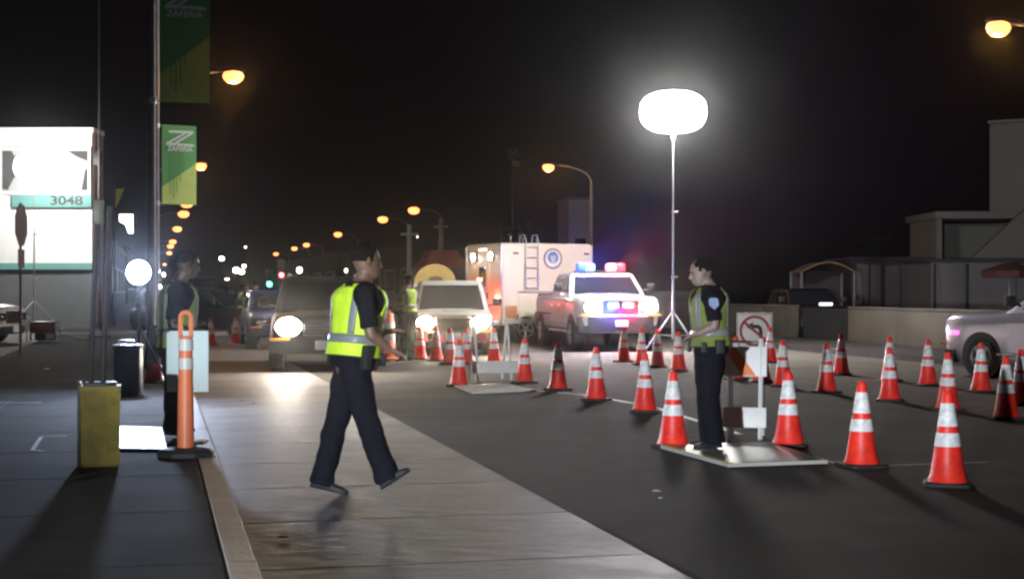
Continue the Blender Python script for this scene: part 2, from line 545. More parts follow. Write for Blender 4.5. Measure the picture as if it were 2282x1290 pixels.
# yard arch
p = at(1845, 590, 50)
t = thing('arched_shelter', 'dim arched canopy behind the driveway gate', 'shelter', (p.x, 50, 0))
arc = [V((-.9 + 1.8 * i / 10, 0, p.z - .22 + .33 * math.sin(math.pi * i / 10))) for i in range(11)]
MB().loft([[q + V((0, -.1, 0)) for q in arc] + [q + V((0, -.1, -.05)) for q in reversed(arc)], [q + V((0, 2, 0)) for q in arc] + [q + V((0, 2, -.05)) for q in reversed(arc)]]).build('roof', mat('tan_canvas', (.22, .13, .06), .7), t)
for sx in (-1, 1):
    for y in (0, 1.9):
        MB().tube([(sx * .88, y, 0), (sx * .88, y, p.z - .2)], .04).build('post', M_pole, t)
MB().box((0, 1.98, 1.1), (1.7, .05, 2.0)).build('rear_panel', M_shed_dark, t, 0)

# dark trees far off
def tree(base, h, r, label, leaf, seed):
    random.seed(seed)
    t = thing('street_tree', label, 'tree', base, 0, 'dark trees beyond the vehicles')
    mb = MB().tube([(0, 0, 0), (.1, 0, h * .3), (-.05, .1, h * .55), (0, 0, h * .8)], [.16, .12, .08, .03], 8, 3)
    for k in range(5):
        a = k * 1.26
        mb.tube([(0, 0, h * (.35 + .06 * k)), (math.cos(a) * r * .6, math.sin(a) * r * .6, h * (.6 + .05 * k))], [.05, .02], 6)
    mb.build('trunk', mat('bark', (.06, .045, .035), .9), t)
    cl = [V((random.uniform(-1, 1) * r * .75, random.uniform(-1, 1) * r * .75, h * random.uniform(.45, .95))) for _ in range(22)]
    lv = MB()
    for c in cl:
        for _ in range(110):
            d = V((random.gauss(0, 1), random.gauss(0, 1), random.gauss(0, .7))) * r * .19
            p = c + d
            u = V((random.gauss(0, 1), random.gauss(0, 1), random.gauss(0, 1))).normalized() * random.uniform(.06, .12)
            w = u.orthogonal().normalized() * u.length * .6
            lv.add([p - u, p + w, p + u, p - w], [(0, 1, 2, 3)])
    lv.build('crown', leaf, t, 0)
M_leaf = mat('dark_leaf', (.025, .035, .016), .7, var=.3, vs=3)
tree(V((at(1120, 0, 85).x, 85, 0)), 5.2, 1.7, 'dark tree behind the roof of the white command trailer', M_leaf, 4)
tree(V((at(1945, 0, 75).x, 75, 0)), 4.3, 1.0, 'narrow dark tree behind the shed roof', M_leaf, 5)

# ------------------------------------------------------------------ street lamps
def street_lamp(lat_pole, lat_lamp, along, h, label, group):
    base = street(lat_pole, along, .13)
    t = thing('street_lamp', label, 'street lamp', base, YAW, group)
    dx = lat_lamp - lat_pole
    H = h - .13
    MB().lathe([(.16, 0), (.16, .12), (.10, .2), (.085, .4)], 14).build('base_plate', M_pole, t)
    MB().tube([(0, 0, .2), (0, 0, H * .5), (0, 0, H - .55)], [.085, .07, .055], 10).build('pole', M_pole, t)
    MB().tube([(0, 0, H - .6), (dx * .12, 0, H - .25), (dx * .5, 0, H + .02), (dx * .84, 0, H + .06)], [.045, .04, .035, .03], 8, 4).build('arm', M_pole, t)
    s = 1 if dx > 0 else -1
    rr = []
    for k, (x, w, z0, z1) in enumerate(((-.50, .05, .06, .12), (-.34, .10, .06, .16), (0, .12, .08, .20), (.2, .10, .08, .17), (.27, .05, .09, .12))):
        rr.append([V((dx + s * x, -w, H + z0)), V((dx + s * x, w, H + z0)), V((dx + s * x, w * .7, H + z1)), V((dx + s * x, -w * .7, H + z1))])
    MB().loft(rr).build('lamp_head', M_darkpole, t, 60)
    fs = 1.0 if along < 75 else 1.5
    M = Matrix.Translation((dx, 0, H)) @ Matrix.Diagonal((1.35 * fs, 1.0 * fs, .95 * fs, 1))
    MB().lathe([(.02, -.21), (.10, -.19), (.165, -.12), (.19, -.03), (.17, .05), (.10, .11)], 20, M=M).build('lens', M_bulb_sodium, t)
    if along < 170:
        lamp('POINT', 170, SODIUM, (dx, 0, H - .27), t, radius=.05)
    return t
LH = 6.67
GL, GR = 'orange lamps along the left pavement', 'orange lamps along the right pavement'
def along_for(px, py, lat):
    d = (LH - EYE - .1) * FPX / (645 - py)
    return d * math.cos(YAW) - (px - 1141) / FPX * d * math.sin(YAW), d, (px - 1141) / FPX * d * math.cos(YAW) + d * math.sin(YAW)
left = [(520, 177, 'orange street lamp just right of the big dark banner'), (447, 374, 'orange street lamp level with the lit green banner'),
        (409, 479, 'orange street lamp just under the foot of the lit green banner'), (416, 456, 'orange street lamp overlapping the lower right corner of the lit green banner'),
        (380, 550, 'orange street lamp close under another, left of the dark head'), (395, 512, 'orange street lamp second below the lit green banner'),
        (385, 540, 'orange street lamp third below the lit green banner, near the dark head'), (377, 565, 'small orange lamp left of the head of the officer on the pavement'),
        (367, 590, 'faintest low lamp of the left row, beside the blue white work light')]
right = [(2225, 71, 'big orange lamp alone in the top right corner of the sky'), (1222, 377, 'large orange street lamp above the white command trailer'),
         (922, 471, 'orange lamp above the yellow dome, right one of a pair'), (853, 491, 'orange lamp left of the pair above the yellow dome'),
         (753, 524, 'orange lamp above the head of the walking officer, to his left'), (683, 547, 'upper right of two small orange lamps over the dark vehicle'),
         (656, 555, 'lower left of two small orange lamps over the dark vehicle'), (615, 567, 'leftmost small orange lamp of the right row')]
for (px, py, lab) in left:
    al, d, la = along_for(px, py, 0)
    street_lamp(-.05, la, al, LH, lab, GL)
for (px, py, lab) in right:
    al, d, la = along_for(px, py, 0)
    street_lamp(la + 1.9, la, al, LH, lab, GR)

# ------------------------------------------------------------------ banner poles
M_green = mat('banner_green', (.13, .40, .12), .75, var=.1, vs=3)
M_lime = mat('banner_lime', (.56, .70, .16), .75, var=.08, vs=3)
M_bwhite = mat('banner_white', (.75, .80, .72), .7, var=.05)
M_lgreen = mat('banner_stripe_green', (.16, .40, .12), .75, var=.05)
def banner(lat, along, w, h, z0, plab, blab, pole_h, pr, mp, rot=YAW):
    pt = thing('banner_pole', plab, 'pole', street(lat, along, .13), rot, 'banner poles on the left pavement')
    MB().lathe([(.17, 0), (.17, .1), (pr * 1.3, .18), (pr, .4)], 14).build('base_plate', mp, pt)
    MB().tube([(0, 0, .2), (0, 0, pole_h)], [pr, pr * .8], 14).build('shaft', mp, pt)
    for z in (z0 + .03, z0 + h - .03):
        MB().tube([(pr * .7, 0, z - .13), (pr * .9 + w + .02, 0, z - .13)], .014, 8).build('bracket', M_metal, pt)
    for z in (z0 + .03, z0 + h - .03):
        MB().lathe([(pr * 1.14, z - .19), (pr * 1.14, z - .08)], 14).build('clamp', M_metal, pt)
    t = thing('banner', blab, 'banner', street(lat, along, z0), rot, 'green banners hung from the poles')
    x0 = pr + .05
    def cloth(u, v):      # gentle billow of the hanging cloth
        return V((x0 + u * w, -.02 - .035 * math.sin(u * 3.1) * math.sin(v * 3.0 + .4), v * h))
    def patch(poly, m, name, off, th=.003):
        # polygon in u,v drawn as its own thin sheet over the cloth
        bm = bmesh.new()
        vs = [bm.verts.new((u, v, 0)) for u, v in poly]
        f = bm.faces.new(vs)
        for k in range(1, 8):
            for nrm in ((1, 0, 0), (0, 1, 0)):
                bmesh.ops.bisect_plane(bm, geom=bm.verts[:] + bm.edges[:] + bm.faces[:], plane_co=(k / 8, k / 8, 0), plane_no=nrm)
        for v in bm.verts:
            v.co = cloth(v.co.x, v.co.y) + V((0, -off, 0))
        bmesh.ops.recalc_face_normals(bm, faces=bm.faces)
        me = bpy.data.meshes.new(name); bm.to_mesh(me); bm.free()
        o = finish(name, me, m, t, 0)
        so = o.modifiers.new('thickness', 'SOLIDIFY'); so.thickness = th; so.offset = 0
        return o
    patch([(0, 0), (1, 0), (1, 1), (0, 1)], M_green, 'cloth', 0, .004)
    patch([(0.005, .005), (.995, .005), (.995, .53), (.005, .22)], M_lime, 'lime_field', .006)
    for k, (u, l0, l1) in enumerate(((.22, .13, .68), (.31, .08, .74), (.40, .16, .76), (.50, .30, .76), (.60, .40, .76))):
        patch([(u, l0), (u + .025, l0), (u + .025, l1), (u, l1)], M_lgreen, 'stripe', .011)
    z = [[(.20, .93), (.92, .935), (.90, .905), (.20, .90)], [(.10, .745), (.92, .74), (.94, .765), (.12, .775)],
         [(.62, .90), (.70, .90), (.24, .775), (.12, .775)], [(.80, .905), (.90, .905), (.44, .775), (.34, .775)]]
    for q in z:
        patch(q, M_bwhite, 'emblem_stroke', .011)
    tm = text_mesh('ZAFERIA', w * .19, .002)
    o = finish('banner_lettering', tm, M_bwhite, t, 0)
    o.rotation_euler = (R(90), 0, 0)
    o.location = (x0 + w * .5, -.075, h * .70)
    return t
M_pole_dark = mat('brown_grey_pole', (.075, .065, .07), .55, var=.2)
def lat_of(px, d):
    return (px - 1141) / FPX * d * math.cos(YAW) + d * math.sin(YAW)
def al_of(px, d):
    return d * math.cos(YAW) - (px - 1141) / FPX * d * math.sin(YAW)
dA, dB_ = 25.5, 35.0
banner(lat_of(337, dA), al_of(337, dA), 110 / FPX * dA, 2.15, at(0, 228, dA).z, 'thick dark pole carrying the upper dark banner', 'large unlit dark green banner at the top edge', 9.5, .085, M_pole_dark)
banner(lat_of(350, dB_), al_of(350, dB_), 80 / FPX * dB_, 178 / FPX * dB_, at(0, 455, dB_).z, 'slim pale pole carrying the lit green banner', 'lit bright green and lime banner with white Z emblem', 9.0, .06, M_pole, R(32))

# thin flag pole at the corner of the shop
p = at(221, 700, 50)
t = thing('flag_pole', 'thin dark pole rising beside the corner of the white shop', 'pole', (p.x, 50, .12))
MB().tube([(0, 0, 0), (0, 0, 11.5)], [.05, .03], 8).build('shaft', M_darkpole, t)
MB().lathe([(.12, 0), (.12, .06)], 12).build('base_plate', M_darkpole, t)
# yellow placard and white lit sign on the left frontages
p = at(262, 437, 56)
t = thing('yellow_flag_sign', 'small yellow flag sign right of the white shop', 'sign', (p.x - .12, 56, .12))
MB().tube([(0, 0, 0), (0, 0, p.z + .3)], .035, 8).build('post', M_darkpole, t)
MB().slab([V((.04, 0, p.z - .55)), V((.22, -.04, p.z - .22)), V((.36, 0, p.z + .17)), V((.05, .05, p.z + .14))], .02).build('panel', mat('yellow_sign_face', (.55, .52, .05), .5), t, 0)
p = at(281, 500, 60)
t = thing('lit_shop_sign', 'white glowing sign box on the dark building past the shop', 'sign', (p.x, 60, p.z))
MB().box((.05, .06, .16), (.66, .14, .52), bev=.03).build('box', M_darkpole, t)
MB().slab([V((-.27, -.02, .40)), V((-.27, -.02, .12)), V((-.02, -.02, -.02)), V((.10, -.02, -.36)), V((.28, -.02, -.36)), V((.28, -.02, .40))], .05).build('face', mat('white_sign_glow', (.9, .9, .9), .5, emit=(.95, .97, 1), es=4), t, 0)
MB().box((.05, .3, .3), (.1, .5, .1)).build('bracket', M_darkpole, t, 0)
# sport ground floodlight mast
p = at(1141, 350, 140)
t = thing('floodlight_mast', 'tall unlit floodlight mast left of the large orange lamp', 'mast', (p.x, 140, 0))
MB().tube([(0, 0, 0), (0, 0, p.z)], [.16, .10], 8).build('mast', M_pole, t)
for k, (x, z) in enumerate(((-.2, .5), (.3, .4), (-.1, -.2), (.45, -.1), (.25, -.7), (.5, -.75))):
    MB().lathe([(.08, 0), (.24, .12), (.27, .3)], 10, (x, -.2, p.z + z), Matrix.Rotation(R(65), 4, 'X')).build('floodlight', M_metal, t)
    MB().tube([(0, 0, p.z + z * .8), (x, -.1, p.z + z)], .04, 6).build('bracket', M_metal, t)

# ------------------------------------------------------------------ light towers
def light_tower(loc, rz, zc, a, c, label, strength, foot=.75, col=(1, .985, .95), base=0.0):
    t = thing('balloon_light', label, 'light tower', loc, rz, 'balloon light towers')
    zb = zc - c
    m = mat('balloon_glow_%d' % strength, (.9, .9, .9), .6, emit=col, es=strength)
    prof = []
    for k in range(17):
        th = -math.pi / 2 + math.pi * k / 16
        prof.append((max(a * abs(math.cos(th)) ** .74, .02), zc + c * math.copysign(abs(math.sin(th)) ** .80, th)))
    MB().lathe(prof, 32).build('balloon', m, t)
    MB().lathe([(.05, zb - .16), (.06, zb - .05), (.11, zb - .012)], 16).build('lamp_socket', M_metal, t)
    z1 = zb - .12
    for k, (za, zbb, r) in enumerate(((.35, z1 * .36, .030), (z1 * .36, z1 * .66, .023), (z1 * .66, z1, .016))):
        MB().tube([(0, 0, za), (0, 0, zbb)], r, 10).build('mast_section', M_metal, t)
        if k < 2:
            k_ = MB().lathe([(r * 1.5, zbb - .06), (r * 1.5, zbb + .02)], 10).build('collar', M_metal, t)
            MB().tube([(0, 0, zbb - .02), (.11, -.02, zbb - .01)], [.014, .022], 8).build('knob', M_metal, k_)
    for k in range(3):
        ang = R(200) + k * R(120)
        d = V((math.cos(ang), math.sin(ang), 0))
        MB().tube([V((0, 0, .98)), d * foot + V((0, 0, .03))], .02, 8).build('leg', M_metal, t)
        MB().tube([V((0, 0, .42)), d * foot * .55 + V((0, 0, .45))], .012, 6).build('brace', M_metal, t)
    return t
p = at(1500, 250, 34.0)
light_tower((p.x, 34.0, 0), 0, p.z, .745, .46, 'glowing white balloon light on a tall tripod mast behind the officer', int(BALLOON))
q = at(76, 372, 48.6)
light_tower((q.x, 48.6, .13), R(30), q.z - .13, .62, .42, 'balloon light on a tripod in front of the white shop', 90, 1.0)
# its generator on the apron
t = thing('generator', 'dark portable generator beside the tripod at the white shop', 'generator', ground(97, 762, .13), R(8))
MB().box((0, 0, .38), (.62, .5, .3), bev=.05).build('tank', mat('maroon_paint', (.10, .035, .03), .4), t)
MB().box((.06, 0, .14), (.5, .4, .18), bev=.02).build('engine', M_black_plastic, t)
for sx in (-1, 1):
    MB().tube([(sx * .36, -.27, .03), (sx * .36, -.27, .56), (sx * .36, .27, .56), (sx * .36, .27, .03)], .018, 8).build('frame_hoop', M_metal, t)
MB().box((.2, -.26, .16), (.2, .04, .14)).build('socket_panel', M_metal, t, 0)
tag(MB().tube([ground(110, 758, .13) + V((0, 0, .02)), ground(140, 748, .13) + V((0, 0, .02)), ground(180, 757, .13) + V((0, 0, .02)), ground(212, 761, .13) + V((0, 0, .02)), ground(260, 752, .13) + V((0, 0, .02))], .02, 6, 6)
    .build('power_cable', M_rubber), 'dark cable running over the lot from the generator', 'cable')

# tripod work lamp and black case on the left pavement
def work_light(loc, rz, h, label, power, spot=None):
    t = thing('work_light', label, 'work light', loc, rz, 'tripod work lights')
    MB().tube([(0, 0, .4), (0, 0, h - .12)], .02, 10).build('mast', M_darkpole, t)
    for k in range(3):
        a = R(250) + k * R(120)
        MB().tube([(0, 0, min(.85, h * .7)), (math.cos(a) * .42, math.sin(a) * .42, .02)], .014, 8).build('leg', M_darkpole, t)
    MB().lathe([(.05, .12), (.13, .10), (.16, .0), (.165, -.03)], 24, (0, 0, h), Matrix.Rotation(R(-90), 4, 'X')).build('housing', M_darkpole, t)
    MB().lathe([(.155, 0), (.12, .025), (.05, .04)], 24, (0, -.03, h), Matrix.Rotation(R(90), 4, 'X')).build('lens', mat('cool_white_glow', (.9, .9, 1), .4, emit=(.55, .70, 1), es=power), t)
    return t
w = ground(310, 868, .13)
wt = work_light(w, 0, at(0, 607, w.y).z - .13, 'dazzling blue white work light on a tripod beside the thick pole', 800)
lamp('SPOT', 480, (.68, .78, 1), (0, -.16, at(0, 607, w.y).z - .13), wt, target=(1.4, -6, .0), size=95, blend=.8, radius=.12)
p = ground(286, 880, .13)
t = thing('black_case', 'tall black case standing on the pavement behind the yellow box', 'case', p, R(5))
MB().box((0, 0, .31), (.33, .30, .60), bev=.03).build('shell', M_black_plastic, t)
MB().box((0, 0, .62), (.35, .32, .05), bev=.015).build('lid', M_black_plastic, t)
MB().tube([(-.09, -.12, .64), (-.09, -.12, .69), (.09, -.12, .69), (.09, -.12, .64)], .012, 8, 3).build('handle', M_metal, t)
for sx in (-1, 1):
    MB().lathe([(.03, 0), (.03, .03)], 10, (sx * .12, -.15, .03), Matrix.Rotation(R(90), 4, 'X')).build('wheel', M_rubber, t)

# unseen work light added behind the viewpoint to brighten the vests, boards and cones
fill_light = work_light(V((-4.0, -7.0, .13)), R(166.5), 1.0, 'unseen added fill light on a tripod behind the viewpoint', 300)
lamp('SPOT', 19000, (.86, .93, 1), (0, -.16, 1.0), fill_light, target=(0, -10, 2.0), size=31, blend=.65, radius=.12)

# ------------------------------------------------------------------ yellow box with two posts
M_yel = mat('yellow_plastic', (.19, .142, .015), .6, var=.45, vs=6)
p = ground(224, 1036, .13)
t = thing('weighted_sign_base', 'scuffed yellow box with two dark posts standing on the near pavement', 'sign base', p, R(14))
MB().loft([[V((sx * w_, sy * d_, z)) for sx, sy in ((-1, -1), (1, -1), (1, 1), (-1, 1))] for w_, d_, z in ((.125, .11, 0), (.14, .125, .03), (.145, .13, .56), (.15, .135, .57), (.15, .135, .61))]).build('box', M_yel, t, 30)
MB().box((-.155, 0, .32), (.025, .2, .64), bev=.006).build('side_strip', M_black_plastic, t)
MB().box((0, 0, .62), (.24, .2, .03), bev=.01).build('lid', M_black_plastic, t)
MB().tube([(-.07, 0, .6), (-.05, 0, 1.25), (-.02, 0, 1.83)], .02, 8).build('post', M_darkpole, t)
MB().tube([(.02, .02, .6), (.04, .02, 1.3), (.065, .02, 1.98)], .022, 8).build('post', M_darkpole, t)
MB().box((-.015, 0, 1.93), (.085, .06, .19), bev=.012).build('meter_head', mat('olive_metal', (.10, .09, .06), .5), t)
MB().tube([(-.09, -.01, .98), (.07, -.01, .98)], .012, 6).build('cross_bar', M_darkpole, t)

# octagonal sign seen edge on
p = ground(48, 789, .13)
d = p.y
t = thing('octagon_sign', 'octagonal road sign seen almost edge on, standing in the lot', 'sign', p, R(92))
H = at(0, 452, d).z - .13
MB().tube([(0, .02, 0), (0, .02, H)], .028, 8).build('post', M_pole_dark, t)
M_back = mat('sign_back', (.09, .075, .065), .5, metal=.3)
oc = [V((.46 * math.cos(R(22.5 + 45 * k)), 0, H - .46 + .46 * math.sin(R(22.5 + 45 * k)))) for k in range(8)]
MB().slab(oc, .012).build('plate', M_back, t, 0)
MB().slab([V((-.22, 0, H - 1.35)), V((.22, 0, H - 1.35)), V((.22, 0, H - .97)), V((-.22, 0, H - .97))], .012).build('lower_plate', M_back, t, 0)

# ------------------------------------------------------------------ orange post, board and ground plates
M_dl = mat('delineator_orange', (.80, .21, .09), .45, var=.1, vs=10)
p = ground(414, 1016, .13)
t = thing('delineator_post', 'orange post with loop handle and pale bands on a black base', 'delineator', p, R(6))
MB().loft([[V((math.cos(a) * r + .0, math.sin(a) * r * .8, z)) for a in [R(22.5 + 45 * k) for k in range(8)]] for r, z in ((.235, 0), (.235, .035), (.20, .06), (.07, .075))]).build('base', M_rubber, t, 30)
MB().lathe([(.068, .06), (.066, .2), (.062, .55), (.060, .56), (.057, .83), (.055, .95), (.05, .965)], 20).build('tube', M_dl, t)
for z0, z1 in ((.70, .79), (.85, .94)):
    MB().lathe([(.0615, z0), (.0605, z1)], 20, cap=False).build('reflective_band', mat('pale_grey_tape', (.60, .62, .58), .4), t)
loop = [(.042 * math.cos(a), 0, 1.115 + .042 * math.sin(a)) for a in [math.pi * k / 8 for k in range(9)]]
MB().tube([(.042, 0, .955)] + loop + [(-.042, 0, .955)], .019, 10, ref=(0, 1, 0)).build('handle', M_dl, t)

M_board = mat('white_corrugated_board', (.70, .84, .84), .5, var=.04, vs=3)
d = 13.1
t = thing('white_sign_board', 'pale blue white board standing behind the orange post', 'board', (at(418, 0, d).x, d, .13), R(4))
wB = 92 / FPX * d
z0, z1 = at(0, 873, d).z - .13, at(0, 737, d).z - .13
MB().box((0, 0, (z0 + z1) / 2), (wB, .012, z1 - z0), bev=.003).build('panel', M_board, t)
for sx in (-1, 1):
    MB().tube([(sx * .03, .02, .02), (sx * .03, .02, z1 - .02)], .011, 6).build('stake', M_metal, t)
MB().box((0, .06, .012), (.30, .34, .022), bev=.004).build('foot_plate', M_metal, t)

M_sheet = mat('white_plywood', (.70, .69, .66), .38, var=.1, vs=3)
def ground_sheet(pts, z, m, label, name='ground_panel', th=.02, edge=None, lab_m=None):
    q = [ground(x, y, z) for x, y in pts]
    c = sum(q, V()) / len(q)
    t = thing(name, label, 'panel', c)
    top = [(p - c) + V((0, 0, th + .006)) for p in q]
    MB().slab(top, th).build('sheet', m, t, 0)
    if edge:
        a, b_ = top[edge[0]], top[edge[1]]
        n = (b_ - a).normalized()
        s = V((-n.y, n.x, 0)) * .075
        if (s.dot(-(a + b_))) < 0: s = -s
        MB().slab([a + V((0, 0, .004)), b_ + V((0, 0, .004)), b_ + s + V((0, 0, .004)), a + s + V((0, 0, .004))], .003).build('edge_strip', lab_m, t, 0)
    return t
ground_sheet([(262, 1004), (372, 1006), (360, 958), (268, 955)], .13, M_sheet, 'white sheet lying on the pavement between the yellow box and the officer')
ground_sheet([(1622, 1042), (1845, 1034), (1712, 992), (1472, 1000)], .004, mat('grey_plywood', (.40, .39, .36), .4, var=.15, vs=3), 'grey plywood panel with a yellow edge under the right officer', th=.03, edge=(0, 3), lab_m=mat('yellow_tape', (.68, .58, .10), .5))
ground_sheet([(1052, 879), (1195, 872), (1130, 858), (1012, 862)], .004, M_sheet, 'white panel lying on the road in front of the far barricade')

# ------------------------------------------------------------------ A-frame barricades and the no-turn sign
M_or = mat('barricade_orange', (.80, .20, .05), .45)
def barricade(loc, rz, wid, h, label, upper, orange):
    t = thing('barricade', label, 'barricade', loc, rz, 'folding A-frame barricades')
    for sx in (-1, 1):
        for sy in (-1, 1):
            x = sx * wid * .36
            MB().tube([(x, sy * .26, .0), (x, sy * .02, h)], .021, 4).build('leg', M_whitepaint, t)
    MB().tube([(-wid * .38, 0, h - .03), (wid * .38, 0, h - .03)], .012, 8).build('hinge_rod', M_metal, t)
    a = math.atan2(.24, h)
    rot = Matrix.Rotation(-a, 3, 'X')
    MB().box((0, -.235, .22), (wid, .025, .2), rot, bev=.006).build('lower_board', M_whitepaint, t)
    if upper:
        ub = MB().box((0, -.075, h - .22), (wid, .025, .3), rot, bev=.006).build('upper_board', M_whitepaint, t)
        if orange:
            for k in range(1):
                x = -wid * .5 + wid * .42
                y_, z_ = -.075 - .0165, h - .22
                q = [V((x, 0, -.14)), V((x + .14, 0, -.14)), V((x + .14 - .2, 0, .14)), V((x - .2, 0, .14))]
                q = [V((min(max(v.x, -wid / 2), wid / 2), 0, v.z)) for v in q]
                q = [rot @ v + V((0, y_, z_)) for v in q]
                MB().slab(q, .004).build('orange_stripe', M_or, ub, 0)
    return t
b1 = barricade(ground(1662, 975), R(-12), .42, .98, 'white barricade with orange striped top board beside the right officer', True, True)
b2 = barricade(ground(1093, 846), R(18), .78, .92, 'far white barricade between the left cones in front of the white van', False, False)
# square no-turn sign
p = ground(1682, 796)
d = p.y
t = thing('no_turn_sign', 'square white sign with a barred turn arrow before the cream wall', 'sign', (p.x, d, 0), R(3))
z0, z1 = at(0, 778, d).z, at(0, 697, d).z
sz = z1 - z0
zc = (z0 + z1) / 2
pl = MB().box((0, 0, zc), (sz, .012, sz), bev=.004).build('plate', M_whitepaint, t)
M_blk = mat('black_print', (.02, .02, .02), .6)
M_redp = mat('dark_red_print', (.30, .03, .03), .6)
Rr = Matrix.Rotation(R(90), 4, 'X')
MB().loft([[V((r * math.cos(R(10 * k)), -.008 - e, zc + r * math.sin(R(10 * k)))) for k in range(36)] for r, e in ((sz * .43, 0), (sz * .43, .003), (sz * .355, .003), (sz * .355, 0))], cap=False).build('ring', M_redp, pl, 0)
b = MB().box((0, 0, 0), (sz * .78, .003, sz * .07), Matrix.Rotation(R(40), 3, 'Y')); bo = b.build('slash', M_redp, pl, 0); bo.location = (0, -.0145, zc)
arr = MB().tube([(sz * .16, 0, -sz * .22), (sz * .16, 0, sz * .02), (sz * .09, 0, sz * .12), (-sz * .05, 0, sz * .12)], sz * .05, 6, 3, flat=.03, ref=(1, 0, 0)).build('arrow_shaft', M_blk, pl, 0); arr.location = (0, -.011, zc)
ah = MB().slab([V((-sz * .05, 0, sz * .0)), V((-sz * .05, 0, sz * .25)), V((-sz * .24, 0, sz * .12))], .003).build('arrow_head', M_blk, pl, 0); ah.location = (0, -.0105, zc)
bd = MB()
for a_, s_ in (((0, 0, sz * .47), (sz * .97, .003, .012)), ((0, 0, -sz * .47), (sz * .97, .003, .012)), ((sz * .478, 0, 0), (.012, .003, sz * .926)), ((-sz * .478, 0, 0), (.012, .003, sz * .926))):
    bd.box(a_, s_)
bo = bd.build('border', M_blk, pl, 0); bo.location = (0, -.0085, zc)
for sx in (-1, 1):
    MB().tube([(sx * .2, .03, 0), (sx * .2, .03, z1 + .02)], .015, 6).build('leg', M_metal, t)
    MB().tube([(sx * .2, .34, 0), (sx * .2, .04, z0 + .15)], .013, 6).build('rear_strut', M_metal, t)

# traffic drum behind the walking officer's hand
p = ground(862, 803)
t = thing('traffic_drum', 'orange and white traffic drum beside the officer at the white van', 'traffic drum', p)
MB().lathe([(.24, 0), (.25, .05), (.18, .07), (.175, .3), (.168, .31), (.163, .55), (.157, .56), (.15, .8), (.143, .81), (.13, .97), (.08, 1.0)], 24).build('drum_body', M_dl, t)
for z0, z1, r in ((.42, .54, .171), (.66, .78, .161)):
    MB().lathe([(r, z0), (r - .004, z1)], 24, cap=False).build('reflective_band', M_collar, t)
MB().box((0, 0, 1.03), (.16, .03, .09), bev=.012).build('handle', M_dl, t)

# ------------------------------------------------------------------ traffic cones
def make_cone(label):
    t = thing('traffic_cone', label, 'traffic cone', (0, 0, 0), 0, 'orange traffic cones closing the lanes')
    def rad(z):
        return .032 + (.138 - .032) * (1 - (z - .03) / .68)
    b = MB()
    sq = lambda s, z: [V((math.copysign(s * abs(math.cos(a)) ** .28, math.cos(a)), math.copysign(s * abs(math.sin(a)) ** .28, math.sin(a)), z)) for a in [R(7.5 + 15 * k) for k in range(24)]]
    b.loft([sq(.17, 0), sq(.178, .012), sq(.176, .028), sq(.165, .036)]).build('base', M_rubber, t, 40)
    MB().lathe([(.15, .034), (.145, .05), (rad(.06), .075)] + [(rad(z), z) for z in (.2, .35, .5, .6, .68)] + [(.03, .70), (.02, .71)], 28).build('cone_body', M_cone, t)
    for z0, z1 in ((.30, .40), (.45, .62)):
        MB().lathe([(rad(z0) + .003, z0), (rad(z1) + .003, z1)], 28, cap=False).build('reflective_collar', M_collar, t)
    return t
CONES = [
 (1500, 996, 'near cone at the left corner of the plywood panel, left of the right officer'),
 (1920, 1040, 'near cone standing alone right of the plywood panel'),
 (2112, 1082, 'nearest and largest cone, towards the right edge'),
 (1757, 994, 'cone just right of the near barricade, on the line of the panel edge'),
 (2112, 914, 'cone directly behind the nearest cone'),
 (1983, 893, 'front one of two cones standing in line before the long cream wall'),
 (1983, 849, 'rear one of two cones standing in line before the long cream wall'),
 (1842, 875, 'cone below the left end of the long cream wall, second row'),
 (1875, 835, 'far cone right at the left end of the long cream wall'),
 (1745, 861, 'cone in front of the right end of the short cream wall'),
 (1698, 851, 'cone in front of the lower right corner of the no-turn sign'),
 (1640, 845, 'cone half hidden behind the legs of the near barricade'),
 (2068, 859, 'cone before the long cream wall, left of the silver car wheel'),
 (2186, 874, 'cone in front of the silver car, next to its wheel'),
 (2242, 934, 'cone in front of the silver car, near the right edge of the picture'),
 (2276, 902, 'cone cut by the right edge of the picture'),
 (1437, 918, 'cone in the curved row just left of the tall near cone by the officer'),
 (1329, 892, 'cone of the curved row before the front wheel of the police truck'),
 (1243, 869, 'cone of the curved row below the side step of the police truck'),
 (1169, 853, 'cone of the curved row just right of the far barricade'),
 (1023, 860, 'cone at the left side of the far barricade'),
 (1041, 812, 'small cone half hidden behind the cone left of the far barricade'),
 (1101, 810, 'cone hidden behind the legs of the far barricade'),
 (1390, 806, 'cone below the number plate of the police truck'),
 (1430, 812, 'cone in the far row just right of the police truck number plate'),
 (1465, 818, 'cone below the right headlight of the police truck'),
 (1512, 826, 'cone at the foot of the balloon light mast'),
 (1002, 812, 'cone in front of the right half of the white van bumper'),
 (972, 804, 'cone in front of the number plate of the white van'),
 (936, 801, 'cone right beside the officer at the white van'),
 (849, 804, 'cone behind the back of the walking officer, by the drum'),
 (470, 769, 'left one of the two small far cones near the parked dark car'),
 (525, 767, 'small far cone at the feet of the officer talking far back'),
 (1716, 808, 'small cone behind the no-turn sign, near the short cream wall'),
]
proto = None
for px, py, lab in CONES:
    if proto is None:
        proto = make_cone(lab); o = proto
    else:
        o = copy_tree(proto); o['label'] = lab
    o.location = ground(px, py)
    o.rotation_euler = (random.uniform(-.008, .008), random.uniform(-.008, .008), random.uniform(-.6, .6))
o = copy_tree(proto)
o['label'] = 'cone on the left pavement behind the officer and the white panel'
o.location = ground(344, 852, .13)
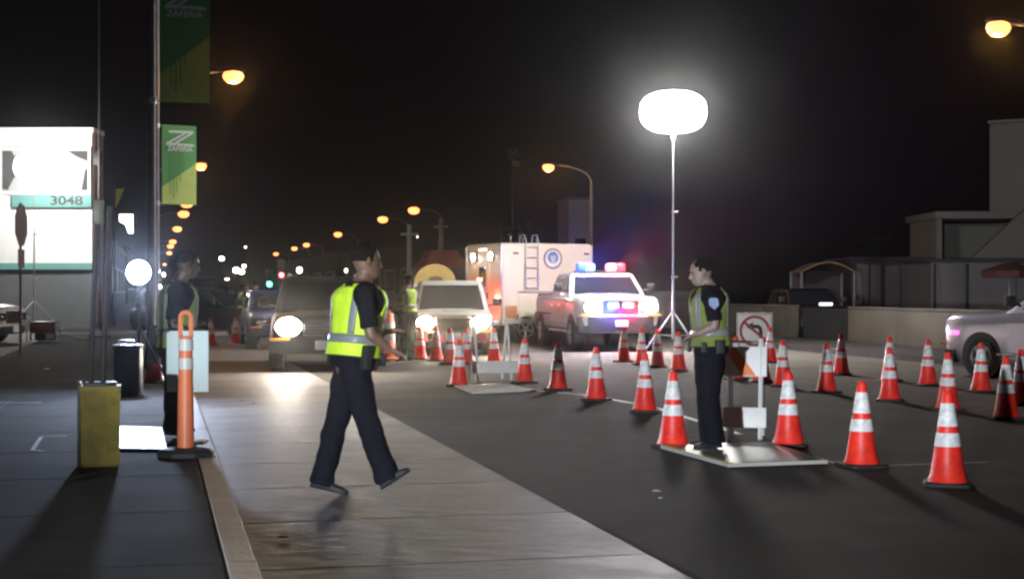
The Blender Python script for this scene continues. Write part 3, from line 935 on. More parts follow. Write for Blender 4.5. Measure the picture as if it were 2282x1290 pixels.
# pale panel leaning beside that cone
p = ground(345, 800, .13)
t = thing('leaning_panel', 'pale lilac panel leaning against the thick pole behind the left officer', 'panel', (at(344, 0, 21.5).x, 21.5, .13), R(-10))
MB().box((0, 0, .55), (.19, .02, .55), Matrix.Rotation(R(-6), 3, 'X'), bev=.004).build('sheet', mat('lilac_board', (.55, .55, .66), .5), t)
for sx in (-1, 1):
    MB().tube([(sx * .08, .03, 0), (sx * .08, .03, .7)], .012, 6).build('stake', M_metal, t)

# ------------------------------------------------------------------ vehicles (built facing -Y)
def wheel(parent, x, y, r, w, rim_m, side):
    t = bpy.data.objects.new('wheel', None); COL.objects.link(t); t.parent = parent
    t.location = (x, y, r)
    M = Matrix.Rotation(R(90) * side, 4, 'Y')
    MB().lathe([(r * .60, -w / 2), (r * .9, -w / 2), (r * .985, -w * .38), (r, -w * .2), (r, w * .2), (r * .985, w * .38), (r * .9, w / 2), (r * .64, w / 2), (r * .62, w * .3)], 32, M=M).build('tyre', M_rubber, t)
    rb = MB().lathe([(r * .62, w * .28), (r * .63, w * .46), (r * .58, w * .47), (r * .5, w * .34), (r * .2, w * .36), (r * .18, w * .48), (.01, w * .49)], 32, M=M)
    for k in range(5):
        a = 2 * math.pi * k / 5
        rb.tube([M @ V((math.cos(a) * r * .15, math.sin(a) * r * .15, w * .44)), M @ V((math.cos(a) * r * .56, math.sin(a) * r * .56, w * .42))], r * .085, 6)
    rb.build('rim', rim_m, t)
    return t

def rrect(hx, hy, cx, cy, z, r, n=4):
    """rounded rectangle ring in plan"""
    pts = []
    for qx, qy, a0 in ((1, 1, 0), (-1, 1, 90), (-1, -1, 180), (1, -1, 270)):
        for k in range(n + 1):
            a = R(a0 + 90 * k / n)
            pts.append(V((cx + qx * (hx - r) + r * math.cos(a), cy + qy * (hy - r) + r * math.sin(a), z)))
    return pts

def vehicle(name, label, cat, loc, rz, L=4.9, W=1.95, H=1.78, hood=1.0, belt=1.05, hoodlen=1.35, rake=.75, cab_end=None, rrake=.2,
            zb=.32, wr=.37, paint=None, rim=None, head_col=(1, .93, .82), head_es=300, head_p=0, head_g=520, head_w=.34, head_h=.2, head_z=.78,
            grille_m=None, plate=True, mirrors=True, on=True, bumper_m=None, aim=-1.2, hsize=70, group=None, stripe=None, nose=.10):
    t = thing(name, label, cat, loc, rz, group)
    paint = paint or M_car_white
    rim = rim or M_metal
    hw = W / 2
    y0, y1 = -L / 2, L / 2
    cowl = y0 + hoodlen
    cab_end = y1 - .12 if cab_end is None else cab_end
    def ring(y, f, zt, zlow):
        w = hw * f
        p = [(w * .84, zlow), (w * .97, zlow + .10), (w, zlow + .28), (w, zt - .22), (w * .975, zt - .08), (w * .90, zt - .015), (w * .45, zt + .025)]
        return [V((-x, y, z)) for x, z in p] + [V((x, y, z)) for x, z in reversed(p)]
    st = [(y0 + .02, .86, hood - nose, zb + .12), (y0 + .06, .90, hood - nose * .6, zb + .05), (y0 + .18, .955, hood - nose * .3, zb), (y0 + .5, .99, hood, zb), (y0 + .95, 1, hood + .01, zb), (cowl, 1, (hood + belt) / 2 + .01, zb),
          (cowl + .3, 1, belt, zb), (y0 + L * .6, 1, belt, zb), (y1 - .5, .99, belt, zb), (y1 - .15, .96, belt - .02, zb + .04), (y1, .92, belt - .08, zb + .12)]
    body = MB().loft([ring(*s) for s in st]).build('body', paint, t, 40)
    # cabin
    yb0, yb1 = cowl - .02, cab_end
    rows = []
    for (u, ins) in ((0, .94), (.35, .886), (.7, .831), (.9, .80), (.97, .76), (1, .68)):
        z = belt - .04 + (H - belt + .04) * u
        a = yb0 + rake * u
        b = yb1 - rrake * u
        s = (1 if u < .9 else .97 if u < 1 else .9)
        rows.append(rrect(hw * ins, (b - a) / 2 * s, 0, (a + b) / 2, z, .10))
    cab = MB().loft(rows).build('cabin', paint, t, 40)
    def front(x, u, out=.012):
        ins = .94 + (.80 - .94) * min(u / .9, 1)
        z = belt - .04 + (H - belt + .04) * u
        return V((x * hw * ins, yb0 + rake * u - out, z))
    MB().slab([front(-.88, .06), front(.88, .06), front(.86, .84), front(-.86, .84)], .01).build('windshield', M_glass, t, 0)
    def rear(x, u, out=.012):
        ins = .94 + (.80 - .94) * min(u / .9, 1)
        z = belt - .04 + (H - belt + .04) * u
        return V((x * hw * ins, yb1 - rrake * u + out, z))
    MB().slab([rear(.85, .1), rear(-.85, .1), rear(-.8, .82), rear(.8, .82)], .01).build('rear_window', M_glass, t, 0)
    span = yb1 - yb0
    def side(sx, f, u, out=.012):
        ins = (.94 + (.80 - .94) * min(u / .9, 1))
        z = belt - .04 + (H - belt + .04) * u
        a = yb0 + rake * u
        b = yb1 - rrake * u
        return V((sx * (hw * ins + out), a + (b - a) * f, z))
    nwin = 3 if span > 2.6 else 2
    for sx in (-1, 1):
        for k in range(nwin):
            f0, f1 = .07 + .87 * k / nwin + .015, .07 + .87 * (k + 1) / nwin - .02
            q = [side(sx, f0, .12), side(sx, f1, .12), side(sx, f1, .82), side(sx, f0 + (.02 if k == 0 else 0), .82)]
            if sx > 0: q = q[::-1]
            MB().slab(q[::-1] if sx > 0 else q, .01).build('side_window', M_glass, t, 0)
        # doors stand a few millimetres proud of the body side
        nd = 2 if span > 1.9 else 1
        for k in range(nd):
            a = cowl + .12 + (span - .5) / nd * k
            b = a + (span - .5) / nd - .02
            dp = MB().slab([V((sx * (hw + .008), a, zb + .22)), V((sx * (hw + .008), b, zb + .22)), V((sx * (hw + .008), b, belt - .2)), V((sx * (hw + .008), a, belt - .2))][::-sx], .012).build('door', paint, t, 0)
            MB().box((sx * (hw + .02), b - .16, belt - .28), (.03, .2, .035), bev=.008).build('handle', M_black_plastic if paint != M_car_white else M_chrome, dp)
        MB().box((sx * (hw - .02), (cowl + cab_end) / 2, zb + .02), (.10, max(cab_end - cowl - .2, .6), .06), bev=.015).build('side_step', M_metal if paint == M_car_white else M_black_plastic, t)
        if mirrors:
            mm = MB().box((sx * (hw + .15), cowl + .28, belt + .16), (.2, .10, .18 if H < 1.9 else .26), bev=.03).build('mirror', M_black_plastic, t)
            MB().tube([(sx * (hw - .06), cowl + .32, belt + .08), (sx * (hw + .1), cowl + .3, belt + .12)], .02, 6).build('bracket', M_black_plastic, mm)
    # wheels and arches
    fy, ry = y0 + .88, y1 - .95
    for sx in (-1, 1):
        for y in (fy, ry):
            M = Matrix.Rotation(R(90), 4, 'Y')
            MB().lathe([(wr * 1.17, -.12), (wr * 1.17, .12), (wr * 1.1, .122)], 32, (sx * (hw - .112), y, wr + .03), M).build('wheel_arch', M_black_plastic, t)
            wheel(t, sx * (hw - .095), y, wr, .24, rim, sx)
    # front end
    gm = grille_m or M_black_plastic
    gz0, gz1 = head_z - .16, min(hood - nose - .05, head_z + .16)
    gw = hw * .86 - head_w - .03
    g = MB().box((0, y0 + .02, (gz0 + gz1) / 2), (gw * 2, .06, gz1 - gz0), bev=.015).build('grille', M_black_plastic, t)
    gs = MB()
    for k in range(4):
        gs.box((0, y0 - .018, gz0 + (gz1 - gz0) * (k + .5) / 4), (gw * 1.9, .03, .026), bev=.006)
    gs.build('grille_bars', gm, g)
    lens_m = mat('headlight_glow_%d_%d' % (int(head_es), int(head_col[2] * 100)), (.9, .9, .9), .2, emit=head_col, es=head_es) if on else M_chrome
    for sx in (-1, 1):
        x = sx * (hw * .88 - head_w / 2)
        hs = MB().box((x, y0 + .045, head_z), (head_w, .11, head_h), bev=.03).build('headlight', M_black_plastic, t)
        r = head_h * .46
        ML = Matrix.Rotation(R(90), 4, 'X') @ Matrix.Diagonal((1.35, 1, 1, 1))
        MB().lathe([(r, -.02), (r * .97, .012), (r * .6, .03), (.005, .036)], 24, (x, y0 - .012, head_z), ML).build('lens', lens_m, hs)
        MB().box((sx * (hw * .86 - .05), y0 + .02, head_z - head_h * .5 - .045), (head_w * .8, .08, .05), bev=.01).build('turn_signal', mat('amber_lens', (.55, .22, .03), .3), t)
        if head_p:
            lamp('SPOT', head_p, head_col, (x + sx * .03, y0 - .09, head_z), t, target=(x + sx * .03, y0 - 10, head_z + aim), size=hsize, blend=.9, radius=.07)
            lamp('SPOT', head_g, head_col, (x + sx * .03, y0 - .10, head_z), t, target=(x + sx * .03, y0 - 10.1, head_z + 1.2), size=20, blend=.5, radius=.09)
        MB().box((sx * (hw * .80), y1 - .02, belt - .3), (.18, .08, .3), bev=.02).build('tail_light', mat('red_lens', (.4, .02, .02), .3), t)
    bm_ = bumper_m or M_black_plastic
    bp = MB().loft([[V((x, y0 - .06 + .16 * abs(x / hw) ** 3, z)) for x in [hw * (-1 + 2 * k / 12) * .99 for k in range(13)]] + [V((x, y0 + .3, z)) for x in [hw * (1 - 2 * k / 12) * .99 for k in range(13)]] for z in (zb + .02, zb + .05, head_z - .26, head_z - .23)]).build('bumper', bm_, t)
    MB().loft([[V((x, y1 + .06 - .16 * abs(x / hw) ** 3, z)) for x in [hw * (-1 + 2 * k / 12) * .99 for k in range(13)]] + [V((x, y1 - .3, z)) for x in [hw * (1 - 2 * k / 12) * .99 for k in range(13)]] for z in (zb + .02, zb + .05, head_z - .26, head_z - .23)]).build('rear_bumper', bm_, t)
    if plate:
        MB().box((0, y0 - .075, (zb + head_z - .2) / 2 + .02), (.31, .012, .155), bev=.004).build('number_plate', M_plate, t)
    return t

def nose_at(x, y, L, rz):
    return V((x - math.sin(rz) * L / 2, y + math.cos(rz) * L / 2, 0))

# dark sport utility vehicle in the kerb lane
M_suv = mat('dark_bronze_paint', (.014, .012, .011), .4, var=.05, coat=.3, rv=.02)
d = 26.6
p = V((at(722, 0, d).x, d, 0))
back = V((-math.sin(YAW), math.cos(YAW), 0))
suv = vehicle('dark_suv', 'dark sport utility vehicle with glaring headlights beside the walking officer', 'suv', nose_at(at(722, 0, d).x, d, 4.7, YAW - R(6)), YAW - R(6), L=4.7, W=1.92, H=1.72, hood=1.02, belt=1.08,
              paint=M_suv, head_z=.81, head_h=.36, head_w=.44, head_es=210, head_p=2600 * HEAD, head_col=(1, .88, .74), hsize=60, aim=-.4)
# roof rails
for sx in (-1, 1):
    MB().tube([(sx * .66, -.6, 1.70), (sx * .66, -.5, 1.76), (sx * .64, 1.7, 1.76), (sx * .64, 1.8, 1.70)], .018, 6).build('roof_rail', M_metal, suv)
# white van
d = 33.0
p = V((at(1008, 0, d).x, d, 0))
van = vehicle('white_van', 'white van with blazing headlights left of the command trailer', 'van', nose_at(at(1010, 0, d).x, d, 4.8, YAW - R(9)), YAW - R(9), L=4.8, W=1.82, H=1.68, hood=.98, belt=1.02, hoodlen=1.05,
              rake=.65, paint=mat('dull_white_paint', (.36, .35, .33), .35, var=.04, coat=.3, rv=.02), head_z=.74, head_h=.30, head_w=.38, head_es=330, head_p=2200 * HEAD, head_col=(1, .82, .55), hsize=60, aim=-.4, bumper_m=M_chrome, zb=.30)
MB().box((.72, .1, 1.70), (.1, .1, .07), bev=.02).build('lamp_or_reflection', mat('red_lamp_glow', (.8, .1, .1), .4, emit=(1, .10, .05), es=60), van)
# police pickup: local x runs to the right, the nose points to the viewer and a little right
d = 35.2
phi = R(10)
nose_c = V((at(1384, 0, d).x, d, 0))
bk = V((-math.sin(phi), math.cos(phi), 0))
pol = vehicle('police_pickup', 'white police pickup truck with red and blue light bar lit', 'pickup truck', nose_c + bk * 2.8, phi, L=5.6, W=2.03, H=1.88, hood=1.32, belt=1.37, hoodlen=1.35, rake=.62,
              cab_end=.75, rrake=.12, paint=M_car_white, head_z=1.06, head_w=.40, head_es=420, head_g=1500, head_p=2000 * HEAD, head_col=(1, .93, .88), hsize=60, aim=-.3, head_h=.3, wr=.40, zb=.44, nose=.06, bumper_m=M_black_plastic)
M_blue = mat('blue_strobe_glow', (.1, .2, 1), .3, emit=(.0, .04, 1), es=3.5)
M_cyan = mat('pale_blue_strobe_glow', (.1, .5, 1), .3, emit=(.12, .34, 1), es=5)
M_red = mat('red_strobe_glow', (1, .1, .1), .3, emit=(1, .0, .03), es=3.5)
M_rw = mat('pale_red_strobe_glow', (1, .6, .5), .3, emit=(1, .14, .16), es=6)
lb = MB().box((0, -.70, 1.905), (1.32, .30, .05), bev=.02).build('light_bar', M_black_plastic, pol)
for k, (x, m) in enumerate(((-.50, M_blue), (-.27, M_cyan), (.27, M_rw), (.50, M_red))):
    MB().box((x, -.70, 2.02), (.225, .28, .19), bev=.05).build('strobe_lens', m, lb)
for x, m in ((-.20, M_cyan), (.16, M_rw)):
    MB().box((x, -2.86, 1.10), (.26, .05, .12), bev=.015).build('grille_strobe', m, pol)
lamp('POINT', 260, (.06, .12, 1), (-.42, -.80, 2.2), pol, radius=.06)
lamp('SPOT', 34000, (.06, .10, 1), (-.42, -.90, 2.02), pol, target=(.3, -10.9, 3.85), size=25, blend=.6, radius=.06)
lamp('SPOT', 24000, (1, .03, .08), (.42, -.90, 2.02), pol, target=(1.1, -10.9, 3.85), size=25, blend=.6, radius=.06)
lamp('POINT', 150, (1, .03, .06), (.42, -.80, 2.2), pol, radius=.06)
lamp('POINT', 140, (.06, .12, 1), (-.26, -2.98, 1.02), pol, radius=.04)
lamp('POINT', 120, (1, .03, .06), (.22, -2.98, 1.02), pol, radius=.04)
# bed behind the cab and door badge
MB().box((0, 1.72, 1.33), (1.86, 1.9, .06), bev=.02).build('bed_cover', M_black_plastic, pol)
M_gold = mat('gold_badge', (.5, .36, .10), .4, metal=.6)
for sx in (-1, 1):
    st_ = [V((sx * 1.032, -.62 + (.13 if k % 2 == 0 else .065) * math.cos(R(90 + 36 * k)), .95 + (.13 if k % 2 == 0 else .065) * math.sin(R(90 + 36 * k)))) for k in range(10)]
    MB().slab(st_[::sx], .008).build('door_badge', M_gold, pol, 0)
    MB().box((sx * 1.024, .95, .86), (.012, 3.2, .05)).build('side_stripe', mat('dark_blue_print', (.02, .03, .12), .4), pol, 0)

# command trailer with seal, ladder and rear lamps
th = R(25)
d0 = 41.0
c0 = at(1118, 0, d0)
ex, ey = V((math.cos(th), math.sin(th), 0)), V((-math.sin(th), math.cos(th), 0))
Lx, Wy = 2.78, 2.42
Ht = at(0, 541, d0).z
tr = thing('command_trailer', 'white box command trailer with round seal, ladder and rear lamps', 'trailer', V((c0.x, d0, 0)), th)
# local: long side along +x facing -y, lamp end along +y facing -x
z0 = .52
MB().loft([rrect(Lx / 2 - i, Wy / 2 - i, Lx / 2, Wy / 2, z, .05) for z, i in ((z0, 0), (Ht - .05, 0), (Ht - .01, .02), (Ht, .06))]).build('box', M_cream, tr, 40)
for (a, b_, nm) in (((Lx / 2, -.006), (Lx - .14, .03), 'bottom_rail'),):
    MB().box((a[0], a[1], z0 + .08), (b_[0], b_[1], .13)).build(nm, M_metal, tr, 0)
MB().box((-.006, Wy / 2, z0 + .08), (.03, Wy - .14, .13)).build('bottom_rail', M_metal, tr, 0)
for x, y in ((0, 0), (Lx, 0), (0, Wy)):
    MB().box((x, y, (z0 + Ht) / 2), (.05, .05, Ht - z0 - .1), bev=.01).build('corner_trim', M_metal, tr)
for x in (.95, 1.95):
    MB().box((x, -.004, .98), (.86, .02, .72), bev=.008).build('locker_door', M_cream, tr)
MB().box((1.45, -.012, 1.40), (1.95, .02, .035)).build('drip_rail', M_pole, tr, 0)
MB().box((.28, -.006, .85), (.36, .02, .35), bev=.006).build('rust_panel', mat('orange_brown_panel', (.42, .16, .07), .5), tr)
# seal
def disc(x, z, r, y, m, name, th_=.006):
    o = MB().lathe([(r, 0), (r, th_)], 36, (0, 0, 0), Matrix.Rotation(R(90), 4, 'X')).build(name, m, sealp, 0)
    o.location = (x, y, z)
sx_, sz_ = 1.56, Ht - .42
sealp = MB().lathe([(.29, 0), (.29, .008)], 40, (sx_, -.003, sz_), Matrix.Rotation(R(90), 4, 'X')).build('seal', mat('seal_brown', (.20, .15, .13), .5), tr, 0)
disc(sx_, sz_, .235, -.012, mat('seal_white', (.62, .60, .60), .5), 'seal_field')
disc(sx_, sz_ + .03, .165, -.019, mat('seal_blue', (.10, .16, .30), .5), 'seal_centre')
MB().slab([V((sx_ - .10, -.028, sz_ + .08)), V((sx_ + .10, -.028, sz_ + .08)), V((sx_ + .06, -.028, sz_ - .06)), V((sx_, -.028, sz_ - .16)), V((sx_ - .06, -.028, sz_ - .06))], .003).build('seal_shield', mat('seal_grey', (.38, .40, .46), .5), sealp, 0)
# ladder
ld = MB().tube([(.70, -.09, 1.45), (.70, -.09, Ht + .03), (.70, .02, Ht + .22), (.70, .3, Ht + .22), (.70, .34, Ht)], .018, 8)
ld.tube([(1.08, -.09, 1.45), (1.08, -.09, Ht + .03), (1.08, .02, Ht + .22), (1.08, .3, Ht + .22), (1.08, .34, Ht)], .018, 8)
lo = ld.build('ladder', M_metal, tr)
for k in range(5):
    MB().tube([(.70, -.09, 1.52 + .28 * k), (1.08, -.09, 1.52 + .28 * k)], .014, 8).build('rung', M_metal, lo)
for x, h in ((.50, .2), (1.3, .16), (.88, .18)):
    MB().tube([(x, .5, Ht), (x, .5, Ht + h)], .014, 6).build('antenna', M_metal, tr)
for x in (.42, 2.62):
    MB().box((x, -.012, Ht - .28), (.16, .02, .05)).build('clearance_marker', M_pole_dark, tr, 0)
# lamp end
lampm = mat('trailer_lamp_glow', (.9, .9, .9), .4, emit=(1, .9, .78), es=260)
for y in (.62, 1.82):
    lf = MB().box((-.03, y, Ht - .36), (.06, .26, .26), bev=.03).build('rear_lamp', M_pole, tr)
    MB().lathe([(.10, 0), (.08, .025), (.01, .035)], 20, (-.058, y, Ht - .36), Matrix.Rotation(R(-90), 4, 'Y')).build('lens', lampm, lf)
MB().box((-.02, 1.25, Ht - .16), (.04, .5, .07), bev=.01).build('marker_bar', mat('marker_glow', (.9, .9, .8), .4, emit=(1, .85, .7), es=1.5), tr)
dr = MB().box((-.016, 1.22, 1.42), (.03, .9, 1.62), bev=.01).build('rear_door', M_cream, tr)
MB().box((-.034, 1.22, 1.82), (.02, .46, .56), bev=.008).build('door_window', M_glass, dr)
MB().box((-.05, .84, 1.3), (.05, .04, .16), bev=.01).build('door_handle', M_black_plastic, dr)
tl = mat('tail_lamp_glow', (1, .2, .1), .4, emit=(1, .06, .03), es=90)
for y in (.25, 2.2):
    MB().box((-.02, y, 1.22), (.05, .16, .16), bev=.02).build('tail_light', tl, tr)
lamp('POINT', 28, (1, .10, .06), (-.22, .25, 1.25), tr, radius=.05)
MB().box((-.12, Wy / 2, .55), (.2, Wy - .1, .12), bev=.02).build('rear_step', M_metal, tr)
for y, s in ((.10, -1), (Wy - .10, 1)):
    for x in (.72, 1.55)[:1]:
        wt_ = wheel(tr, x, y, .38, .24, M_metal, 1)
        wt_.rotation_euler = (0, 0, R(-90) if s < 0 else R(90))
        ar = MB().lathe([(.47, -.10), (.47, .105), (.40, .107)], 32, (0, 0, 0), Matrix.Rotation(R(90), 4, 'Y')).build('wheel_arch', M_black_plastic, tr)
        ar.location = (x, y + (.006 if s < 0 else -.006), .42); ar.rotation_euler = (0, 0, R(-90) if s < 0 else R(90))
MB().box((Lx / 2, Wy / 2, .47), (Lx - .2, Wy - .7, .12)).build('chassis', M_black_plastic, tr, 0)
MB().box((Lx + .4, Wy / 2, .5), (1.0, .12, .1)).build('tow_bar', M_black_plastic, tr, 0)

# yellow domed kiosk trailer behind the white van
d = 41.0
p = V((at(970, 0, d).x, d, 0))
t = thing('domed_trailer', 'trailer with a yellow domed roof end behind the white van', 'trailer', p, YAW - R(9))
zt, zbse = at(0, 588, d).z, at(0, 633, d).z
wd = .58
dome = [V((wd * math.cos(math.pi * k / 16), 0, zbse + (zt - zbse) * math.sin(math.pi * k / 16))) for k in range(17)]
M_dome = mat('dull_yellow_canvas', (.52, .38, .10), .7, var=.12, vs=3)
MB().loft([[v + V((0, y, 0)) for v in dome] for y in (0, 2.4)]).build('domed_roof', M_dome, t, 40)
MB().slab([V((x * .22, -.006, zbse + .10 + z * .12)) for x, z in ((-1, 0), (1, 0), (.8, .7), (.1, 1), (-.6, .8))], .004).build('roof_emblem', mat('brown_print', (.20, .13, .05), .7), t, 0)
MB().box((0, 1.25, (zbse + .4) / 2), (wd * 2.1, 2.6, zbse - .4 - .01), bev=.03).build('body', M_car_white, t)
for sx in (-1, 1):
    wheel(t, sx * .55, 1.3, .3, .18, M_metal, sx)

# silver car crossing at the right edge, nose to the left
M_silver = mat('silver_car_paint', (.38, .35, .41), .3, metal=.4, var=.03, coat=.5, rv=.02)
d = 24.6
p = V((at(2138, 0, d).x, d, 0))
car = vehicle('silver_car', 'silver car cut by the right edge, pulling away to the left', 'car', V((9.36, 24.3, 0)), R(-146.6), L=4.6, W=1.8, H=1.66, hood=1.08, belt=1.12, hoodlen=1.3, rake=.9, rrake=.5,
              paint=M_silver, on=False, wr=.34, head_z=.68, zb=.22, head_h=.16)
for sx in (-1, 1):
    MB().box((sx * .915, .1, .40), (.02, 2.4, .05), bev=.006).build('side_trim', M_chrome, car)
MB().box((.885, -1.98, .74), (.05, .14, .07), bev=.015).build('lamp_or_reflection', mat('magenta_reflection_glow', (.9, .2, .6), .4, emit=(1, .12, .55), es=3), car)  # added glow in place of police lights reflected on the fender

# dark parked car far left of the road and its neighbours
d = 45.0
p = V((at(452, 0, d).x, d, 0))
vehicle('dark_car', 'dark car with its side to the viewer behind the far cones', 'car', p + V((0, 1.0, 0)), YAW + R(62), L=4.5, W=1.8, H=1.50, hood=.92, belt=.95, paint=mat('black_car_paint', (.012, .012, .014), .3, var=.05, coat=.3, rv=.02), on=False, head_z=.66, wr=.33, zb=.22)
d = 62.0
p = V((at(446, 0, d).x, d, 0))
vehicle('oncoming_car', 'far oncoming car with white headlights behind the dark car', 'car', p + back * 2.2, YAW, L=4.4, W=1.75, H=1.95, hood=1.5, belt=1.55, paint=M_suv, head_z=1.18, head_es=40, zb=.5, wr=.4)
d = 36.5
p = V((at(604, 0, d).x, d, 0))
vehicle('blue_car', 'blue car half hidden behind the dark sport utility vehicle', 'car', p + back * 2.2 + V((.35, 0, 0)), YAW, L=4.4, W=1.75, H=1.45, hood=.95, belt=.98, paint=mat('blue_car_paint', (.04, .05, .22), .3, coat=.5), on=False, head_z=.7)
# car at the left edge of the lot
p = ground(20, 766, .13)
vehicle('parked_car', 'parked car with pale bonnet cut by the left edge', 'car', p + V((-2.25, .6, 0)), R(84), L=4.5, W=1.75, H=1.40, hood=.95, belt=.97, paint=mat('pale_car_paint', (.60, .58, .55), .3, coat=.5), on=False, head_z=.66, wr=.33, zb=.22)
# car with its lamps on in the yard behind the gate
p = at(1833, 680, 46)
yc = vehicle('yard_car', 'dark car in the yard with a lit lamp above the driveway gate', 'car', V((p.x, 48.2, 0)), R(6), L=4.3, W=1.75, H=1.5, hood=.95, belt=1.0, paint=M_suv, on=False, head_z=.8)
MB().box((-.12, -2.17, 1.02), (.42, .05, .09), bev=.02).build('front_lamp_bar', mat('white_lamp_glow', (.9, .9, 1), .4, emit=(.85, .88, 1), es=2), yc)

# ------------------------------------------------------------------ far lights of the city
def signal(px, py, d, col, label, es=60):
    q = at(px, py, d)
    t = thing('traffic_signal', label, 'traffic light', (q.x, d, 0), YAW)
    MB().tube([(0, .2, 0), (0, .2, q.z + .5)], .07, 8).build('pole', M_darkpole, t)
    MB().box((0, .05, q.z + .25), (.32, .22, 1.0), bev=.03).build('housing', M_darkpole, t)
    m = mat('signal_glow_' + label.split()[0], (.5, .5, .5), .4, emit=col, es=es)
    for k in range(3):
        lit = (k == 0 and col[1] > .4) or (k == 2 and col[0] > .6)
        z = q.z - (0 if col[1] > .4 else .56) + .28 * k
        MB().lathe([(.11, 0), (.10, .03), (.02, .05)], 16, (0, -.055, z), Matrix.Rotation(R(90), 4, 'X')).build('lens', m if lit else M_black_plastic, t)
        MB().lathe([(.125, 0), (.125, .12)], 16, (0, -.05, z), Matrix.Rotation(R(90), 4, 'X'), cap=False).build('visor', M_darkpole, t)
signal(600, 633, 75, (.03, 1, .55), 'green traffic light above the blue car')
signal(464, 646, 110, (.04, 1, .6), 'green-lit small far signal left of the far officer')
signal(627, 613, 70, (1, .05, .06), 'red traffic light above the corner of the dark vehicle', 30)
def far_lamp(px, py, d, w, h, col, es, label):
    q = at(px, py, d)
    t = thing('far_lamp', label, 'lamp post', (q.x, d, 0), YAW, 'white lamps and lit signs far down the street')
    MB().tube([(0, .1, 0), (0, .1, q.z)], .06, 6).build('pole', M_darkpole, t)
    MB().box((0, .05, q.z), (w * .8, .16, h * .85), bev=.03).build('housing', M_darkpole, t)
    MB().lathe([(.02, -.09), (.3, -.085), (.45, -.06), (.5, 0), (.46, .05)], 20, (0, -.06, q.z), Matrix.Diagonal((w * .75, 1, h * .75, 1)) @ Matrix.Rotation(R(90), 4, 'X')).build('lens', mat('far_glow_%d_%d' % (int(es), int(col[2] * 100)), (.9, .9, .9), .4, emit=col, es=es), t)
W_, Wm = (1, .97, .92), (1, .82, .58)
for a in ((494, 576, 120, .50, .42, W_, 30, 'round white lamp right of the dark head of the left officer'),
          (547, 551, 160, .25, .25, W_, 12, 'faint high white lamp above the far bright cluster'),
          (526, 602, 130, .7, .6, Wm, 24, 'left bright sign of the far cluster above the far officer'),
          (538, 606, 128, .62, .5, Wm, 24, 'right bright sign of the far cluster above the far officer'),
          (544, 593, 135, .42, .38, Wm, 20, 'small lamp at the upper right of the far cluster'),
          (506, 622, 140, .55, .22, Wm, 10, 'low slanting lamp left of the far cluster'),
          (435, 625, 100, .75, .26, W_, 16, 'flat white lit sign between the left officer and the far officer'),
          (350, 605, 80, .40, .50, (1, .85, .88), 22, 'white lamp directly right of the blue white work light'),
          (353, 640, 80, .42, .42, (1, .9, .85), 20, 'white lamp below the other, behind the left officer'),
          (365, 612, 110, .28, .4, (1, .7, .62), 16, 'pinkish far lamp behind the shoulder of the left officer'),
          (667, 602, 110, .55, .62, W_, 7, 'small square white sign above the dark vehicle'),
          (771, 603, 90, .22, .32, Wm, 12, 'tiny warm lamp beside the neck of the walking officer'),
          (930, 528, 120, .14, .2, W_, 5, 'tiny lamp above the yellow dome'),
          (957, 571, 90, .3, .16, W_, 8, 'tiny white lamp left of the red roof')):
    far_lamp(*a)
# bare poles against the sky
for px, pt, d, lab in ((982, 487, 75, 'bare dark pole above the yellow dome'), (912, 500, 60, 'bare dark pole behind the officer at the white van')):
    q = at(px, pt, d)
    t = thing('utility_pole', lab, 'pole', (q.x, d, 0))
    MB().tube([(0, 0, 0), (0, 0, q.z)], [.12, .09], 8).build('shaft', M_pole, t)
    MB().box((0, 0, q.z - .4), (.7, .08, .1)).build('cross_arm', M_pole, t, 0)
# scraps of litter
for k, (px, py, z, s, lab) in enumerate(((105, 822, .13, .05, 'scrap of white paper on the lot left of the yellow box'), (178, 826, .13, .04, 'smaller white paper scrap left of the dark posts'),
    (1462, 1094, .004, .035, 'bright scrap on the asphalt before the panel'), (1472, 1110, .004, .022, 'scrap just under another on the asphalt'), (538, 893, .016, .04, 'dark leaf on the concrete lane'), (565, 899, .016, .04, 'second dark leaf on the concrete lane'),
    (632, 1197, .016, .035, 'dark lump on the near concrete lane'))):
    q = ground(px, py, z)
    m = M_leather if 'dark' in lab else M_whitepaint
    random.seed(k)
    ring = [V((math.cos(a) * s * random.uniform(.7, 1.2), math.sin(a) * s * random.uniform(.7, 1.2), random.uniform(0, .005))) for a in [R(60 * i) for i in range(6)]]
    o = MB().loft([ring, [v * .7 + V((0, 0, .006)) for v in ring]]).build('litter', m)
    o.location = q
    tag(o, lab, 'litter')

# ------------------------------------------------------------------ people
def lerp(a, b, t): return a + (b - a) * t

TORSO = [(-.20, .115, .105), (-.10, .155, .118), (0.0, .170, .125), (.15, .160, .118), (.32, .150, .110), (.50, .162, .116), (.66, .182, .124), (.80, .192, .122), (.90, .165, .104), (.97, .105, .080), (1.04, .066, .066)]

